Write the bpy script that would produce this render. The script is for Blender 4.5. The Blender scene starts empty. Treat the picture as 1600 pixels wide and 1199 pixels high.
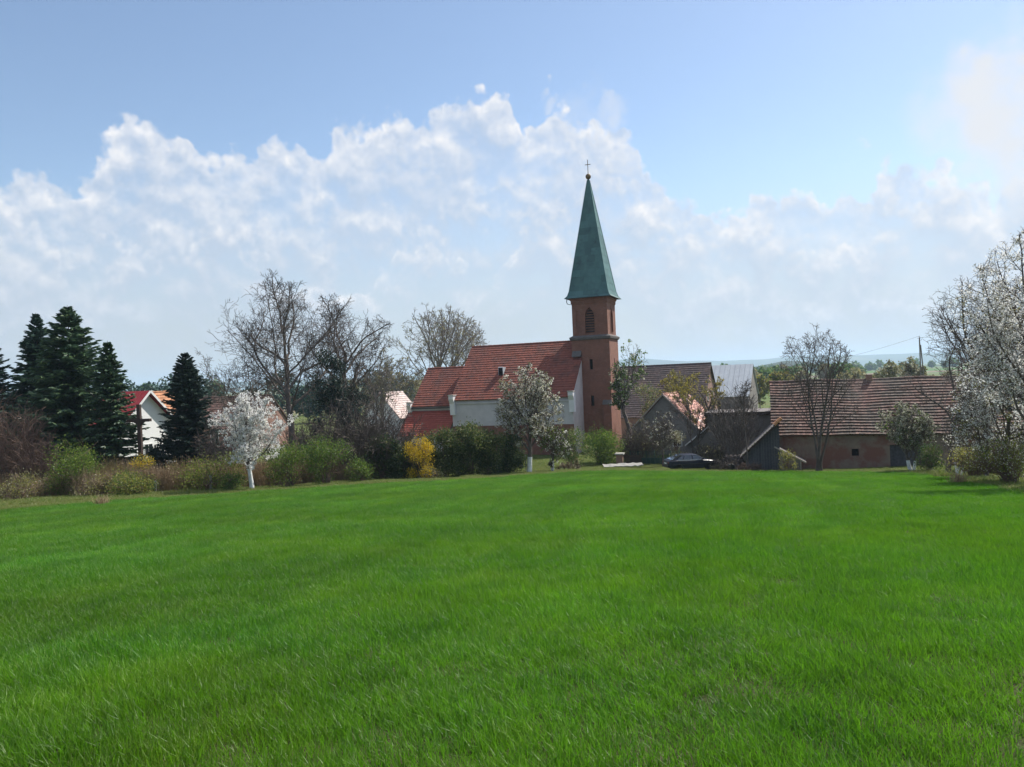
import bpy, bmesh, math, random
import numpy as np
from mathutils import Vector, Matrix, Euler

R = math.radians
S = bpy.context.scene
COL = S.collection

# ------------------------------------------------------------------ camera
FPX, PW, PH = 1202.0, 1600.0, 1199.0
EYE = 10.0
cam_d = bpy.data.cameras.new('camera')
cam = bpy.data.objects.new('camera', cam_d)
COL.objects.link(cam)
cam_d.sensor_width = 36.0
cam_d.lens = 36.0 * FPX / PW
cam_d.clip_start, cam_d.clip_end = 0.1, 20000
CAMR = (Matrix.Rotation(R(90 - 0.31), 3, 'X') @ Matrix.Rotation(R(-2.4), 3, 'Z'))
cam.matrix_world = Matrix.Translation((0, 0, EYE)) @ CAMR.to_4x4()
S.camera = cam

# ------------------------------------------------------------------ light and sky
SUN_AZ, SUN_EL = R(52), R(50)          # azimuth to the right of the view axis (+Y)
SUN_STRENGTH, SKY_STRENGTH = 5.0, 0.109
S.view_settings.view_transform = 'Standard'
S.view_settings.look = 'None'
S.view_settings.exposure = 0.52
S.view_settings.gamma = 1.0
S.view_settings.use_curve_mapping = False
sun_d = bpy.data.lights.new('sun', 'SUN')
sun_d.energy, sun_d.angle, sun_d.color = SUN_STRENGTH, R(0.53), (1.0, 0.94, 0.85)
sun = bpy.data.objects.new('sun', sun_d)
COL.objects.link(sun)
sdir = Vector((math.sin(SUN_AZ) * math.cos(SUN_EL), math.cos(SUN_AZ) * math.cos(SUN_EL), math.sin(SUN_EL)))
sun.rotation_euler = sdir.to_track_quat('Z', 'Y').to_euler()
S.render.engine = 'CYCLES'
S.cycles.use_denoising = True
S.cycles.use_adaptive_sampling = True
S.cycles.adaptive_threshold = 0.015
S.cycles.adaptive_min_samples = 12
S.cycles.max_bounces = 6
S.cycles.diffuse_bounces = 3
S.cycles.transmission_bounces = 4
S.cycles.volume_bounces = 1
S.cycles.caustics_reflective = S.cycles.caustics_refractive = False


def ray(u, v):
    d = CAMR @ Vector(((u - PW / 2) / FPX, -(v - PH / 2) / FPX, -1.0))
    return d


def azel(u, v):
    d = ray(u, v).normalized()
    return math.atan2(d.x, d.y), math.asin(d.z)


class NT:
    """small helper to wire shader nodes"""
    def __init__(self, tree):
        self.t = tree

    def n(self, typ, ins=None, **kw):
        nd = self.t.nodes.new(typ)
        for k, v in kw.items():
            setattr(nd, k, v)
        for k, v in (ins or {}).items():
            if isinstance(v, bpy.types.NodeSocket):
                self.t.links.new(v, nd.inputs[k])
            else:
                nd.inputs[k].default_value = v
        return nd

    def m(self, op, a, b=0.0, c=0.0, clamp=False):
        nd = self.n('ShaderNodeMath', {0: a, 1: b, 2: c}, operation=op)
        nd.use_clamp = clamp
        return nd.outputs[0]

    def vm(self, op, a, b=(0, 0, 0)):
        return self.n('ShaderNodeVectorMath', {0: a, 1: b}, operation=op).outputs[0]

    def mix(self, f, a, b, blend='MIX'):
        nd = self.n('ShaderNodeMix', {0: f, 6: a, 7: b}, data_type='RGBA', blend_type=blend)
        return nd.outputs[2]

    def noise(self, vec, scale, detail=3.0, rough=0.5, color=False, dist=0.0):
        nd = self.n('ShaderNodeTexNoise', {'Scale': scale, 'Detail': detail, 'Roughness': rough, 'Distortion': dist})
        if vec is not None:
            self.t.links.new(vec, nd.inputs['Vector'])
        return nd.outputs['Color' if color else 0]

    def smooth(self, x, lo, hi, a=0.0, b=1.0):
        nd = self.n('ShaderNodeMapRange', {0: x, 1: lo, 2: hi, 3: a, 4: b}, interpolation_type='SMOOTHSTEP')
        return nd.outputs[0]

    def lin(self, x, lo, hi, a=0.0, b=1.0):
        return self.n('ShaderNodeMapRange', {0: x, 1: lo, 2: hi, 3: a, 4: b}).outputs[0]


def c4(c):
    return (c[0], c[1], c[2], 1.0)


def build_world():
    w = bpy.data.worlds.new('World')
    S.world = w
    w.cycles.sampling_method = 'MANUAL'
    w.cycles.sample_map_resolution = 256
    w.use_nodes = True
    t = w.node_tree
    t.nodes.clear()
    N = NT(t)
    out = N.n('ShaderNodeOutputWorld')
    bg = N.n('ShaderNodeBackground', {'Strength': SKY_STRENGTH})
    t.links.new(bg.outputs[0], out.inputs[0])
    sky = N.n('ShaderNodeTexSky', sky_type='NISHITA')
    sky.sun_disc = False
    sky.sun_elevation = SUN_EL
    sky.sun_rotation = SUN_AZ
    sky.air_density, sky.dust_density, sky.ozone_density = 1.0, 0.6, 0.8
    sky.altitude = 200
    D = N.n('ShaderNodeTexCoord').outputs['Generated']
    sep = N.n('ShaderNodeSeparateXYZ', {0: D})
    az = N.m('ARCTAN2', sep.outputs[0], sep.outputs[1])
    el = N.m('ARCSINE', sep.outputs[2])
    # several octaves of warping make the billows
    w1 = N.noise(D, 16.0, 6.0, 0.58, color=True)
    w1 = N.vm('SUBTRACT', w1, (0.5, 0.5, 0.5))
    ws = N.n('ShaderNodeSeparateXYZ', {0: w1})
    vor = N.n('ShaderNodeTexVoronoi', {'Scale': 34.0, 'Smoothness': 0.6, 'Detail': 2.0, 'Roughness': 0.55, 'Vector': D}, feature='SMOOTH_F1')
    vd = N.m('SUBTRACT', 0.42, vor.outputs['Distance'])
    azw = N.m('MULTIPLY_ADD', ws.outputs[0], 0.046, az)
    elw = N.m('MULTIPLY_ADD', ws.outputs[1], 0.028, el)
    elw = N.m('MULTIPLY_ADD', vd, -0.042, elw)
    vor2 = N.n('ShaderNodeTexVoronoi', {'Scale': 85.0, 'Smoothness': 0.5, 'Vector': D}, feature='SMOOTH_F1')
    elw = N.m('MULTIPLY_ADD', N.m('SUBTRACT', 0.42, vor2.outputs['Distance']), -0.010, elw)
    AZ0, AZ1, EL1 = -0.75, 0.75, 0.5
    azn = N.lin(azw, AZ0, AZ1)
    fine = N.noise(D, 70.0, 4.0, 0.6)
    big = N.noise(D, 5.0, 3.0, 0.5)

    def layer(pts, seed):
        """distance in radians below the top outline of a bank of cumulus"""
        fc = N.n('ShaderNodeFloatCurve', {'Factor': 1.0, 'Value': azn})
        cm = fc.mapping
        cm.extend = 'HORIZONTAL'
        cm.use_clip = False
        cv = cm.curves[0]
        q = []
        for u, v in pts:
            a, e = azel(u, v)
            q.append(((a - AZ0) / (AZ1 - AZ0), e / EL1))
        q = [(0.0, 0.42)] + q + [(1.0, 0.42)]
        cv.points[0].location = q[0]
        cv.points[1].location = q[-1]
        for p in q[1:-1]:
            cv.points.new(*p)
        for p in cv.points:
            p.handle_type = 'AUTO_CLAMPED'
        cm.update()
        top = N.m('MULTIPLY', fc.outputs[0], EL1)
        return N.m('SUBTRACT', top, elw)

    L1 = [(-60, 262), (0, 258), (60, 250), (100, 258), (122, 252), (150, 212), (176, 172), (205, 138), (235, 160), (285, 182),
          (325, 214), (345, 216), (362, 195), (385, 214), (410, 192), (450, 194), (475, 216), (494, 236), (506, 205), (524, 174),
          (548, 168), (580, 150), (605, 137), (640, 150), (680, 142), (715, 118), (760, 112), (800, 140), (815, 180), (838, 160),
          (880, 150), (915, 172), (950, 165), (982, 182), (1000, 225), (1050, 262), (1100, 290), (1125, 308), (1150, 290),
          (1190, 283), (1230, 266), (1265, 250), (1292, 280), (1318, 245), (1345, 285), (1365, 252), (1380, 215), (1405, 214),
          (1425, 236), (1470, 226), (1502, 250), (1530, 238), (1548, 262), (1565, 234), (1600, 234), (1660, 240)]
    L2 = [(-60, 300), (0, 270), (35, 295), (75, 350), (100, 385), (125, 352), (175, 335), (240, 380), (275, 372), (300, 335), (325, 318),
          (348, 324), (370, 354), (420, 398), (480, 430), (560, 425), (605, 390), (640, 354), (665, 350), (700, 375), (760, 405),
          (800, 370), (830, 320), (860, 310), (900, 270), (945, 235), (985, 258), (1040, 305), (1100, 338), (1190, 332), (1260, 350),
          (1330, 350), (1390, 300), (1440, 292), (1490, 268), (1530, 300), (1600, 290), (1660, 300)]
    L3 = [(-60, 420), (0, 400), (60, 415), (110, 450), (170, 400), (230, 300), (300, 285), (360, 300), (430, 290), (480, 330), (560, 300), (620, 285), (660, 290),
          (720, 250), (770, 250), (830, 260), (880, 290), (930, 330), (980, 345), (1060, 380), (1180, 410), (1300, 430), (1440, 400), (1600, 380), (1660, 380)]
    col = sky.outputs[0]
    # thin high veil, thicker towards the horizon
    pale = c4((3.3, 3.35, 3.6))
    veil = N.m('MULTIPLY', N.smooth(el, 0.26, 0.0, 0.0, 0.92), N.lin(big, 0.2, 0.8, 0.75, 1.05), clamp=True)
    col = N.mix(veil, col, pale)
    bright = c4((6.2, 6.15, 6.25))
    grey = c4((3.6, 4.05, 4.8))

    # billow relief: difference of a cloud noise sampled towards the sun gives lit and shaded flanks
    D2 = N.vm('ADD', D, (0.004, 0.0, 0.011))
    b1 = N.noise(D, 21.0, 5.0, 0.55)
    b2 = N.noise(D2, 21.0, 5.0, 0.55)
    relief = N.m('MULTIPLY', N.m('SUBTRACT', b1, b2), 5.0)

    def put(col, h, edge, decay, amt, base, rel=0.55):
        hh = N.m('MULTIPLY_ADD', N.m('SUBTRACT', fine, 0.5), 0.016, h)
        a = N.smooth(hh, -0.002, edge)
        e = N.m('EXPONENT', N.m('DIVIDE', N.m('MAXIMUM', hh, 0.0), -decay))
        e2 = N.m('EXPONENT', N.m('DIVIDE', N.m('MAXIMUM', hh, 0.0), -decay * 3.2))
        lit = N.m('MULTIPLY_ADD', N.m('MULTIPLY', relief, e2), rel, N.m('MULTIPLY_ADD', e, 0.75, -0.02))
        lit = N.m('ADD', lit, 0.0, clamp=True)
        cc = N.mix(lit, grey, bright)
        f = N.m('MULTIPLY', a, N.m('MULTIPLY_ADD', lit, amt - base, base), clamp=True)
        hole = N.smooth(b1, 0.36, 0.56, 0.5, 1.0)
        f = N.m('MULTIPLY', f, N.m('ADD', N.m('MULTIPLY', hole, N.m('SUBTRACT', 1.0, e)), e, clamp=True))
        f = N.m('MULTIPLY', f, N.smooth(h, 0.34, 0.10, 0.0, 1.0))
        return N.mix(f, col, cc)

    col = put(col, layer(L1, 1), 0.016, 0.060, 1.0, 0.66, 0.65)
    col = put(col, layer(L3, 3), 0.030, 0.045, 0.75, 0.10, 0.8)
    col = put(col, layer(L2, 2), 0.014, 0.034, 0.95, 0.15, 0.7)

    # soft cloud high on the right and thin scraps
    P = N.n('ShaderNodeCombineXYZ', {0: azw, 1: elw, 2: 0.0}).outputs[0]
    for (u, v, r, k) in ((1520, 135, 95, 0.9), (1600, 120, 120, 0.95), (1560, 185, 100, 0.6), (1660, 160, 150, 0.8), (905, 165, 60, 0.3), (960, 150, 30, 0.5), (855, 135, 18, 0.5), (1345, 188, 12, 0.5)):
        a, e = azel(u, v)
        d = N.n('ShaderNodeVectorMath', {0: P, 1: (a, e, 0)}, operation='DISTANCE').outputs['Value']
        f = N.m('MULTIPLY', N.smooth(d, r / FPX, r / FPX * 0.2, 0.0, k), N.lin(b1, 0.32, 0.62, 0.25, 1.0))
        col = N.mix(f, col, c4((5.3, 5.4, 5.65)))
    # broken cumulus added overhead and behind, out of view, to raise the fill light
    cov = N.smooth(N.noise(D, 3.4, 6.0, 0.58), 0.42, 0.56)
    cov = N.m('MULTIPLY', cov, N.smooth(el, 0.50, 0.66, 0.0, 0.85))
    col = N.mix(cov, col, N.mix(N.lin(b1, 0.35, 0.65), c4((5.0, 5.4, 6.1)), bright))
    t.links.new(col, bg.inputs[0])


build_world()

# ------------------------------------------------------------------ scene helpers


def ss(a, b, x):
    t = np.clip((np.asarray(x, float) - a) / (b - a), 0, 1)
    return t * t * (3 - 2 * t)


def G(x, y):
    """ground height"""
    x = np.asarray(x, float)
    y = np.asarray(y, float)
    yy = np.maximum(y, -30)
    s = 0.0975 + 0.0145 * ss(3, 27, x)
    a = s * yy
    b = 5.6 + 1.85 * ss(-34, 8, x)
    k = 0.9
    h = np.clip(0.5 + 0.5 * (b - a) / k, 0, 1)
    drop = b + (a - b) * h - k * h * (1 - h)
    und = 0.035 * np.sin(x * 0.33 + y * 0.21) + 0.03 * np.sin(y * 0.47 - x * 0.13 + 1.0)
    und = und * ss(2, 9, yy) * (1 - ss(50, 62, yy))
    far = 0.0
    return EYE - 1.6 - drop + und + far


def Gf(x, y):
    return float(G(x, y))


def at(u, v, Y):
    d = ray(u, v)
    k = Y / d.y
    return Vector((d.x * k, Y, EYE + d.z * k))


def hit(u, v):
    """ground point seen at a pixel of the photograph"""
    d = ray(u, v)
    lo, Y = 0.5, 0.5
    while Y < 400:
        p = d * (Y / d.y)
        if EYE + p.z < Gf(p.x, p.y):
            break
        lo = Y
        Y *= 1.03
    hi = Y
    for _ in range(30):
        m = (lo + hi) / 2
        p = d * (m / d.y)
        if EYE + p.z < Gf(p.x, p.y):
            hi = m
        else:
            lo = m
    p = d * (lo / d.y)
    return Vector((p.x, p.y, Gf(p.x, p.y)))


def base(u, Y):
    """ground point at depth Y under image column u"""
    v = 720.0
    for _ in range(6):
        p = at(u, v, Y)
        g = Gf(p.x, p.y)
        v += (p.z - g) * FPX / Y
    p = at(u, v, Y)
    return Vector((p.x, Y, Gf(p.x, Y)))


def top_h(u, v, Y, b):
    return at(u, v, Y).z - b.z


def set_mesh(me, V, F, smooth=False):
    """V (n,3); F list of int arrays (m,k)"""
    V = np.asarray(V, np.float32)
    F = [np.asarray(f, np.int32) for f in (F if isinstance(F, list) else [F]) if len(f)]
    me.vertices.add(len(V))
    me.vertices.foreach_set('co', V.ravel())
    nl = sum(f.size for f in F)
    npoly = sum(len(f) for f in F)
    me.loops.add(nl)
    me.polygons.add(npoly)
    me.loops.foreach_set('vertex_index', np.concatenate([f.ravel() for f in F]))
    tot = np.concatenate([np.full(len(f), f.shape[1], np.int32) for f in F])
    st = np.concatenate([[0], np.cumsum(tot)[:-1]]).astype(np.int32)
    me.polygons.foreach_set('loop_start', st)
    me.polygons.foreach_set('use_smooth', np.full(npoly, bool(smooth)))
    me.update(calc_edges=True)


def obj(name, V, F, mat=None, parent=None, smooth=False):
    me = bpy.data.meshes.new(name)
    set_mesh(me, V, F, smooth)
    return obj_me(name, me, mat, parent)


def obj_me(name, me, mat=None, parent=None):
    o = bpy.data.objects.new(name, me)
    COL.objects.link(o)
    if mat is not None:
        for m in (mat if isinstance(mat, (list, tuple)) else [mat]):
            me.materials.append(m)
    if parent is not None:
        o.parent = parent
    return o


def tag(o, label=None, cat=None, group=None, kind=None):
    if label:
        o['label'] = label
    if cat:
        o['category'] = cat
    if group:
        o['group'] = group
    if kind:
        o['kind'] = kind
    return o


def thing(name, label, cat, loc=(0, 0, 0), rz=0.0, group=None):
    o = bpy.data.objects.new(name, None)
    o.empty_display_size = 0.3
    COL.objects.link(o)
    o.location = loc
    o.rotation_euler = (0, 0, rz)
    return tag(o, label, cat, group)


class MB:
    """collects boxes, prisms, tubes and polygons into one mesh"""
    def __init__(self):
        self.V, self.F = [], {}
        self.n = 0

    def add(self, V, F):
        V = np.asarray(V, float).reshape(-1, 3)
        self.V.append(V)
        for f in F:
            self.F.setdefault(len(f), []).append([i + self.n for i in f])
        self.n += len(V)
        return self

    def box(self, x0, x1, y0, y1, z0, z1):
        V = [(x, y, z) for z in (z0, z1) for y in (y0, y1) for x in (x0, x1)]
        return self.add(V, [(0, 2, 3, 1), (4, 5, 7, 6), (0, 1, 5, 4), (2, 6, 7, 3), (0, 4, 6, 2), (1, 3, 7, 5)])

    def obox(self, o, ax, ay, az):
        """box from a corner and three edge vectors"""
        o, ax, ay, az = (np.asarray(k, float) for k in (o, ax, ay, az))
        V = [o + i * ax + j * ay + k * az for k in (0, 1) for j in (0, 1) for i in (0, 1)]
        return self.add(V, [(0, 2, 3, 1), (4, 5, 7, 6), (0, 1, 5, 4), (2, 6, 7, 3), (0, 4, 6, 2), (1, 3, 7, 5)])

    def prism(self, poly, vec):
        """extrude polygon (list of 3d) along vec"""
        P = np.asarray(poly, float)
        n = len(P)
        V = np.vstack([P, P + np.asarray(vec, float)])
        F = [tuple(range(n - 1, -1, -1)), tuple(range(n, 2 * n))]
        F += [(i, (i + 1) % n, (i + 1) % n + n, i + n) for i in range(n)]
        return self.add(V, F)

    def tube(self, pts, rad, n=8, cap=True):
        pts = [Vector(p) for p in pts]
        rad = rad if hasattr(rad, '__len__') else [rad] * len(pts)
        V, F = [], []
        for i, p in enumerate(pts):
            d = (pts[min(i + 1, len(pts) - 1)] - pts[max(i - 1, 0)]).normalized()
            a = Vector((1, 0, 0)) if abs(d.x) < 0.8 else Vector((0, 1, 0))
            u = d.cross(a).normalized()
            w = d.cross(u)
            for k in range(n):
                t = 2 * math.pi * k / n
                V.append(p + (u * math.cos(t) + w * math.sin(t)) * rad[i])
        for i in range(len(pts) - 1):
            for k in range(n):
                F.append((i * n + k, i * n + (k + 1) % n, (i + 1) * n + (k + 1) % n, (i + 1) * n + k))
        if cap:
            F.append(tuple(range(n)))
            F.append(tuple(range((len(pts) - 1) * n, len(pts) * n)))
        return self.add(V, F)

    def lathe(self, prof, n=16, c=(0, 0, 0), axis='z'):
        V, F = [], []
        for r, z in prof:
            for k in range(n):
                t = 2 * math.pi * k / n
                if axis == 'z':
                    V.append((c[0] + r * math.cos(t), c[1] + r * math.sin(t), c[2] + z))
                else:
                    V.append((c[0] + r * math.cos(t), c[1] + z, c[2] + r * math.sin(t)))
        for i in range(len(prof) - 1):
            for k in range(n):
                F.append((i * n + k, i * n + (k + 1) % n, (i + 1) * n + (k + 1) % n, (i + 1) * n + k))
        F.append(tuple(range(n)))
        F.append(tuple(range((len(prof) - 1) * n, len(prof) * n)))
        return self.add(V, F)

    def build(self, name, mat, parent=None, smooth=False, recalc=True):
        me = bpy.data.meshes.new(name)
        V = np.vstack(self.V)
        set_mesh(me, V, [np.array(f) for f in self.F.values()], smooth)
        if recalc:
            bm = bmesh.new()
            bm.from_mesh(me)
            bmesh.ops.recalc_face_normals(bm, faces=bm.faces)
            bm.to_mesh(me)
            bm.free()
        return obj_me(name, me, mat, parent)


def cut(o, cutter_mb):
    """carve openings out of a wall mesh"""
    c = cutter_mb.build('opening_cutter', None)
    mod = o.modifiers.new('cut', 'BOOLEAN')
    mod.operation, mod.object, mod.solver = 'DIFFERENCE', c, 'EXACT'
    c.parent = o.parent
    bpy.context.view_layer.update()
    dg = bpy.context.evaluated_depsgraph_get()
    me = bpy.data.meshes.new_from_object(o.evaluated_get(dg))
    o.modifiers.clear()
    old = o.data
    o.data = me
    bpy.data.meshes.remove(old)
    cm = c.data
    bpy.data.objects.remove(c)
    bpy.data.meshes.remove(cm)


# ------------------------------------------------------------------ materials
def principled(name):
    m = bpy.data.materials.new(name)
    m.use_nodes = True
    t = m.node_tree
    N = NT(t)
    p = t.nodes['Principled BSDF']
    return m, N, p


def mat_plain(name, c, c2=None, scale=3.0, rough=0.85, spec=0.3, bump=0.0, bscale=20.0, metal=0.0, island=0.0, detail=4.0, stain=None):
    m, N, p = principled(name)
    t = m.node_tree
    co = N.n('ShaderNodeTexCoord').outputs['Object']
    p.inputs['Roughness'].default_value = rough
    p.inputs['Specular IOR Level'].default_value = spec
    p.inputs['Metallic'].default_value = metal
    c2 = c2 or tuple(k * 0.7 for k in c)
    f = N.smooth(N.noise(co, scale, detail, 0.6), 0.3, 0.7)
    col = N.mix(f, c4(c), c4(c2))
    if stain:
        sc, sp, lo, hi = stain
        f2 = N.smooth(N.noise(co, sp, 5.0, 0.65), lo, hi)
        col = N.mix(f2, col, c4(sc))
    if island:
        ri = N.n('ShaderNodeNewGeometry').outputs['Random Per Island']
        ri = N.m('FRACT', N.m('ADD', ri, N.n('ShaderNodeObjectInfo').outputs['Random']))
        hs = N.n('ShaderNodeHueSaturation', {'Color': col, 'Value': N.lin(ri, 0, 1, 1 - island, 1 + island)})
        col = hs.outputs[0]
    t.links.new(col, p.inputs['Base Color'])
    if bump:
        b = N.n('ShaderNodeBump', {'Strength': bump, 'Distance': 0.05, 'Height': N.noise(co, bscale, 4.0, 0.6)})
        t.links.new(b.outputs[0], p.inputs['Normal'])
    return m


def mat_tile(name, c, c2, c3, lo3=0.62, island=0.35, pale=0.25):
    """roof tile: each tile its own shade, with weathered patches"""
    m, N, p = principled(name)
    t = m.node_tree
    co = N.n('ShaderNodeTexCoord').outputs['Object']
    ri = N.n('ShaderNodeNewGeometry').outputs['Random Per Island']
    col = N.mix(ri, c4(c), c4(c2))
    f = N.smooth(N.noise(co, 0.55, 5.0, 0.65), lo3 - 0.12, lo3 + 0.12)
    col = N.mix(f, col, c4(c3))
    f2 = N.m('GREATER_THAN', N.m('FRACT', N.m('MULTIPLY', ri, 17.3)), 0.965)
    col = N.mix(N.m('MULTIPLY', f2, pale), col, c4(tuple(min(1, k * 1.9 + 0.04) for k in c)))
    hs = N.n('ShaderNodeHueSaturation', {'Color': col, 'Value': N.lin(N.m('FRACT', N.m('MULTIPLY', ri, 7.7)), 0, 1, 1 - island, 1 + island)})
    t.links.new(hs.outputs[0], p.inputs['Base Color'])
    p.inputs['Roughness'].default_value = 0.8
    p.inputs['Specular IOR Level'].default_value = 0.3
    b = N.n('ShaderNodeBump', {'Strength': 0.4, 'Distance': 0.03, 'Height': N.noise(co, 14.0, 3.0)})
    t.links.new(b.outputs[0], p.inputs['Normal'])
    return m


def mat_brick(name, c, c2, mortar, bw=0.26, bh=0.075):
    m, N, p = principled(name)
    t = m.node_tree
    co = N.n('ShaderNodeTexCoord').outputs['Object']
    sp = N.n('ShaderNodeSeparateXYZ', {0: co})
    h = N.m('ADD', sp.outputs[0], sp.outputs[1])
    v = N.n('ShaderNodeCombineXYZ', {0: h, 1: sp.outputs[2], 2: 0.0}).outputs[0]
    br = N.n('ShaderNodeTexBrick', {'Vector': v, 'Color1': c4(c), 'Color2': c4(c2), 'Mortar': c4(mortar), 'Scale': 1.0, 'Mortar Size': 0.012, 'Brick Width': bw, 'Row Height': bh, 'Bias': 0.0})
    f = N.smooth(N.noise(co, 0.7, 5.0, 0.65), 0.42, 0.75)
    col = N.mix(N.m('MULTIPLY', f, 0.55), br.outputs[0], c4(tuple(k * 0.42 + 0.01 for k in c)))
    f2 = N.smooth(N.noise(co, 3.1, 4.0, 0.6), 0.5, 0.8)
    col = N.mix(N.m('MULTIPLY', f2, 0.35), col, c4((0.30, 0.21, 0.17)))
    t.links.new(col, p.inputs['Base Color'])
    p.inputs['Roughness'].default_value = 0.9
    b = N.n('ShaderNodeBump', {'Strength': 0.5, 'Distance': 0.02, 'Height': N.m('SUBTRACT', 1.0, br.outputs['Fac'])})
    t.links.new(b.outputs[0], p.inputs['Normal'])
    return m


def mat_leaf(name, c, c2, c3=None, trans=0.4, gloss=0.06, tcol=None, big=0.0, bigc=None, rough=0.45, bigscale=0.25, rows=False):
    m = bpy.data.materials.new(name)
    m.use_nodes = True
    t = m.node_tree
    t.nodes.clear()
    N = NT(t)
    out = N.n('ShaderNodeOutputMaterial')
    geo = N.n('ShaderNodeNewGeometry')
    ri = geo.outputs['Random Per Island']
    col = N.mix(ri, c4(c), c4(c2))
    if c3:
        f = N.m('GREATER_THAN', N.m('FRACT', N.m('MULTIPLY', ri, 13.7)), 0.82)
        col = N.mix(f, col, c4(c3))
    if big:
        f = N.smooth(N.noise(geo.outputs['Position'], bigscale, 4.0, 0.6), 0.36, 0.66)
        col = N.mix(N.m('MULTIPLY', f, big), col, c4(bigc))
    if rows:
        # long swathes paint shading streaks along the drilling direction; growth varies in small patches
        ro = N.n('ShaderNodeVectorRotate', {'Vector': geo.outputs['Position'], 'Angle': R(ROW_ANGLE)}, rotation_type='Z_AXIS').outputs[0]
        sw = N.noise(N.vm('MULTIPLY', ro, (0.55, 0.045, 0.0)), 1.0, 3.0, 0.55)
        pa = N.noise(N.vm('MULTIPLY', ro, (1.5, 0.9, 0.0)), 1.0, 4.0, 0.65)
        sw2 = N.noise(N.vm('MULTIPLY', ro, (0.10, 0.22, 0.0)), 1.0, 2.0, 0.5)
        v = N.m('MULTIPLY', N.m('MULTIPLY', N.lin(sw, 0.3, 0.7, 0.62, 1.28), N.lin(pa, 0.3, 0.7, 0.66, 1.28)), N.lin(sw2, 0.32, 0.68, 0.72, 1.22))
        hs = N.n('ShaderNodeHueSaturation', {'Color': col, 'Value': v, 'Hue': N.lin(pa, 0.3, 0.7, 0.515, 0.488)})
        col = hs.outputs[0]
    d = N.n('ShaderNodeBsdfDiffuse', {'Color': col})
    tc = N.mix(0.6, col, c4(tcol)) if tcol else col
    tr = N.n('ShaderNodeBsdfTranslucent', {'Color': tc})
    mx = N.n('ShaderNodeMixShader', {0: trans, 1: d.outputs[0], 2: tr.outputs[0]})
    gl = N.n('ShaderNodeBsdfGlossy', {'Color': (0.9, 0.92, 0.95, 1), 'Roughness': rough})
    m2 = N.n('ShaderNodeMixShader', {0: gloss, 1: mx.outputs[0], 2: gl.outputs[0]})
    t.links.new(m2.outputs[0], out.inputs[0])
    return m


M = {}
ROW_ANGLE = 14.0
M['bark'] = mat_plain('bark', (0.112, 0.090, 0.075), (0.195, 0.165, 0.143), 1.5, 0.95, 0.2, 0.6, 9.0)
M['bark_dark'] = mat_plain('bark_dark', (0.085, 0.069, 0.062), (0.160, 0.131, 0.112), 1.5, 0.95, 0.2, 0.6, 9.0)
M['bark_grey'] = mat_plain('bark_grey', (0.176, 0.155, 0.135), (0.270, 0.243, 0.216), 1.5, 0.95, 0.2, 0.6, 9.0)
M['twig_brown'] = mat_plain('twig_brown', (0.182, 0.124, 0.098), (0.117, 0.078, 0.065), 2.0, 0.95, 0.2)
M['limewash'] = mat_plain('limewash', (0.78, 0.79, 0.78), (0.62, 0.62, 0.60), 4.0, 0.95, 0.2, 0.4, 12.0)
M['spruce'] = mat_leaf('spruce_needles', (0.034, 0.076, 0.042), (0.067, 0.118, 0.057), (0.104, 0.162, 0.067), 0.12, 0.03)
M['spruce_blue'] = mat_leaf('spruce_needles_bluish', (0.030, 0.065, 0.049), (0.049, 0.095, 0.068), (0.076, 0.133, 0.085), 0.12, 0.03)
M['conifer_dark'] = mat_leaf('dark_conifer_needles', (0.021, 0.042, 0.034), (0.042, 0.066, 0.046), None, 0.08, 0.02)
M['hedge'] = mat_leaf('evergreen_leaf', (0.060, 0.094, 0.028), (0.118, 0.145, 0.045), (0.25, 0.235, 0.11), 0.5, 0.015)
M['hedge_dark'] = mat_leaf('dark_evergreen_leaf', (0.036, 0.069, 0.036), (0.073, 0.111, 0.046), (0.115, 0.138, 0.069), 0.25, 0.015)
M['leaf_green'] = mat_leaf('young_green_leaf', (0.088, 0.160, 0.022), (0.160, 0.232, 0.035), (0.240, 0.288, 0.064), 0.55, 0.015)
M['leaf_mid'] = mat_leaf('mid_green_leaf', (0.056, 0.120, 0.026), (0.112, 0.184, 0.038), (0.176, 0.224, 0.080), 0.5, 0.015)
M['leaf_yellow'] = mat_leaf('yellow_green_leaf', (0.227, 0.244, 0.046), (0.324, 0.308, 0.073), (0.145, 0.194, 0.049), 0.55, 0.015)
M['leaf_olive'] = mat_leaf('olive_bud', (0.193, 0.177, 0.081), (0.290, 0.266, 0.121), (0.354, 0.338, 0.209), 0.4, 0.03)
M['leaf_willow'] = mat_leaf('willow_bud', (0.234, 0.215, 0.039), (0.325, 0.273, 0.052), (0.143, 0.156, 0.046), 0.6, 0.03)
M['forsythia'] = mat_leaf('forsythia_flower', (0.62, 0.42, 0.022), (0.74, 0.53, 0.045), (0.40, 0.30, 0.03), 0.35, 0.02)
M['blossom'] = mat_leaf('white_blossom', (0.80, 0.80, 0.78), (0.88, 0.88, 0.87), (0.66, 0.67, 0.58), 0.5, 0.01)
M['blossom_cream'] = mat_leaf('cream_blossom', (0.56, 0.55, 0.47), (0.70, 0.69, 0.62), (0.22, 0.24, 0.09), 0.5, 0.01)
M['blossom_green'] = mat_leaf('greenish_blossom', (0.42, 0.43, 0.32), (0.58, 0.58, 0.48), (0.13, 0.17, 0.05), 0.5, 0.01)
M['dry'] = mat_leaf('dry_stalk', (0.288, 0.206, 0.119), (0.425, 0.325, 0.200), (0.175, 0.106, 0.069), 0.25, 0.02, big=0.6, bigc=(0.188, 0.125, 0.088))
M['brush'] = mat_leaf('bramble_stalk', (0.213, 0.144, 0.094), (0.312, 0.225, 0.138), (0.125, 0.163, 0.050), 0.25, 0.02, big=0.7, bigc=(0.213, 0.188, 0.062))
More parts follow.
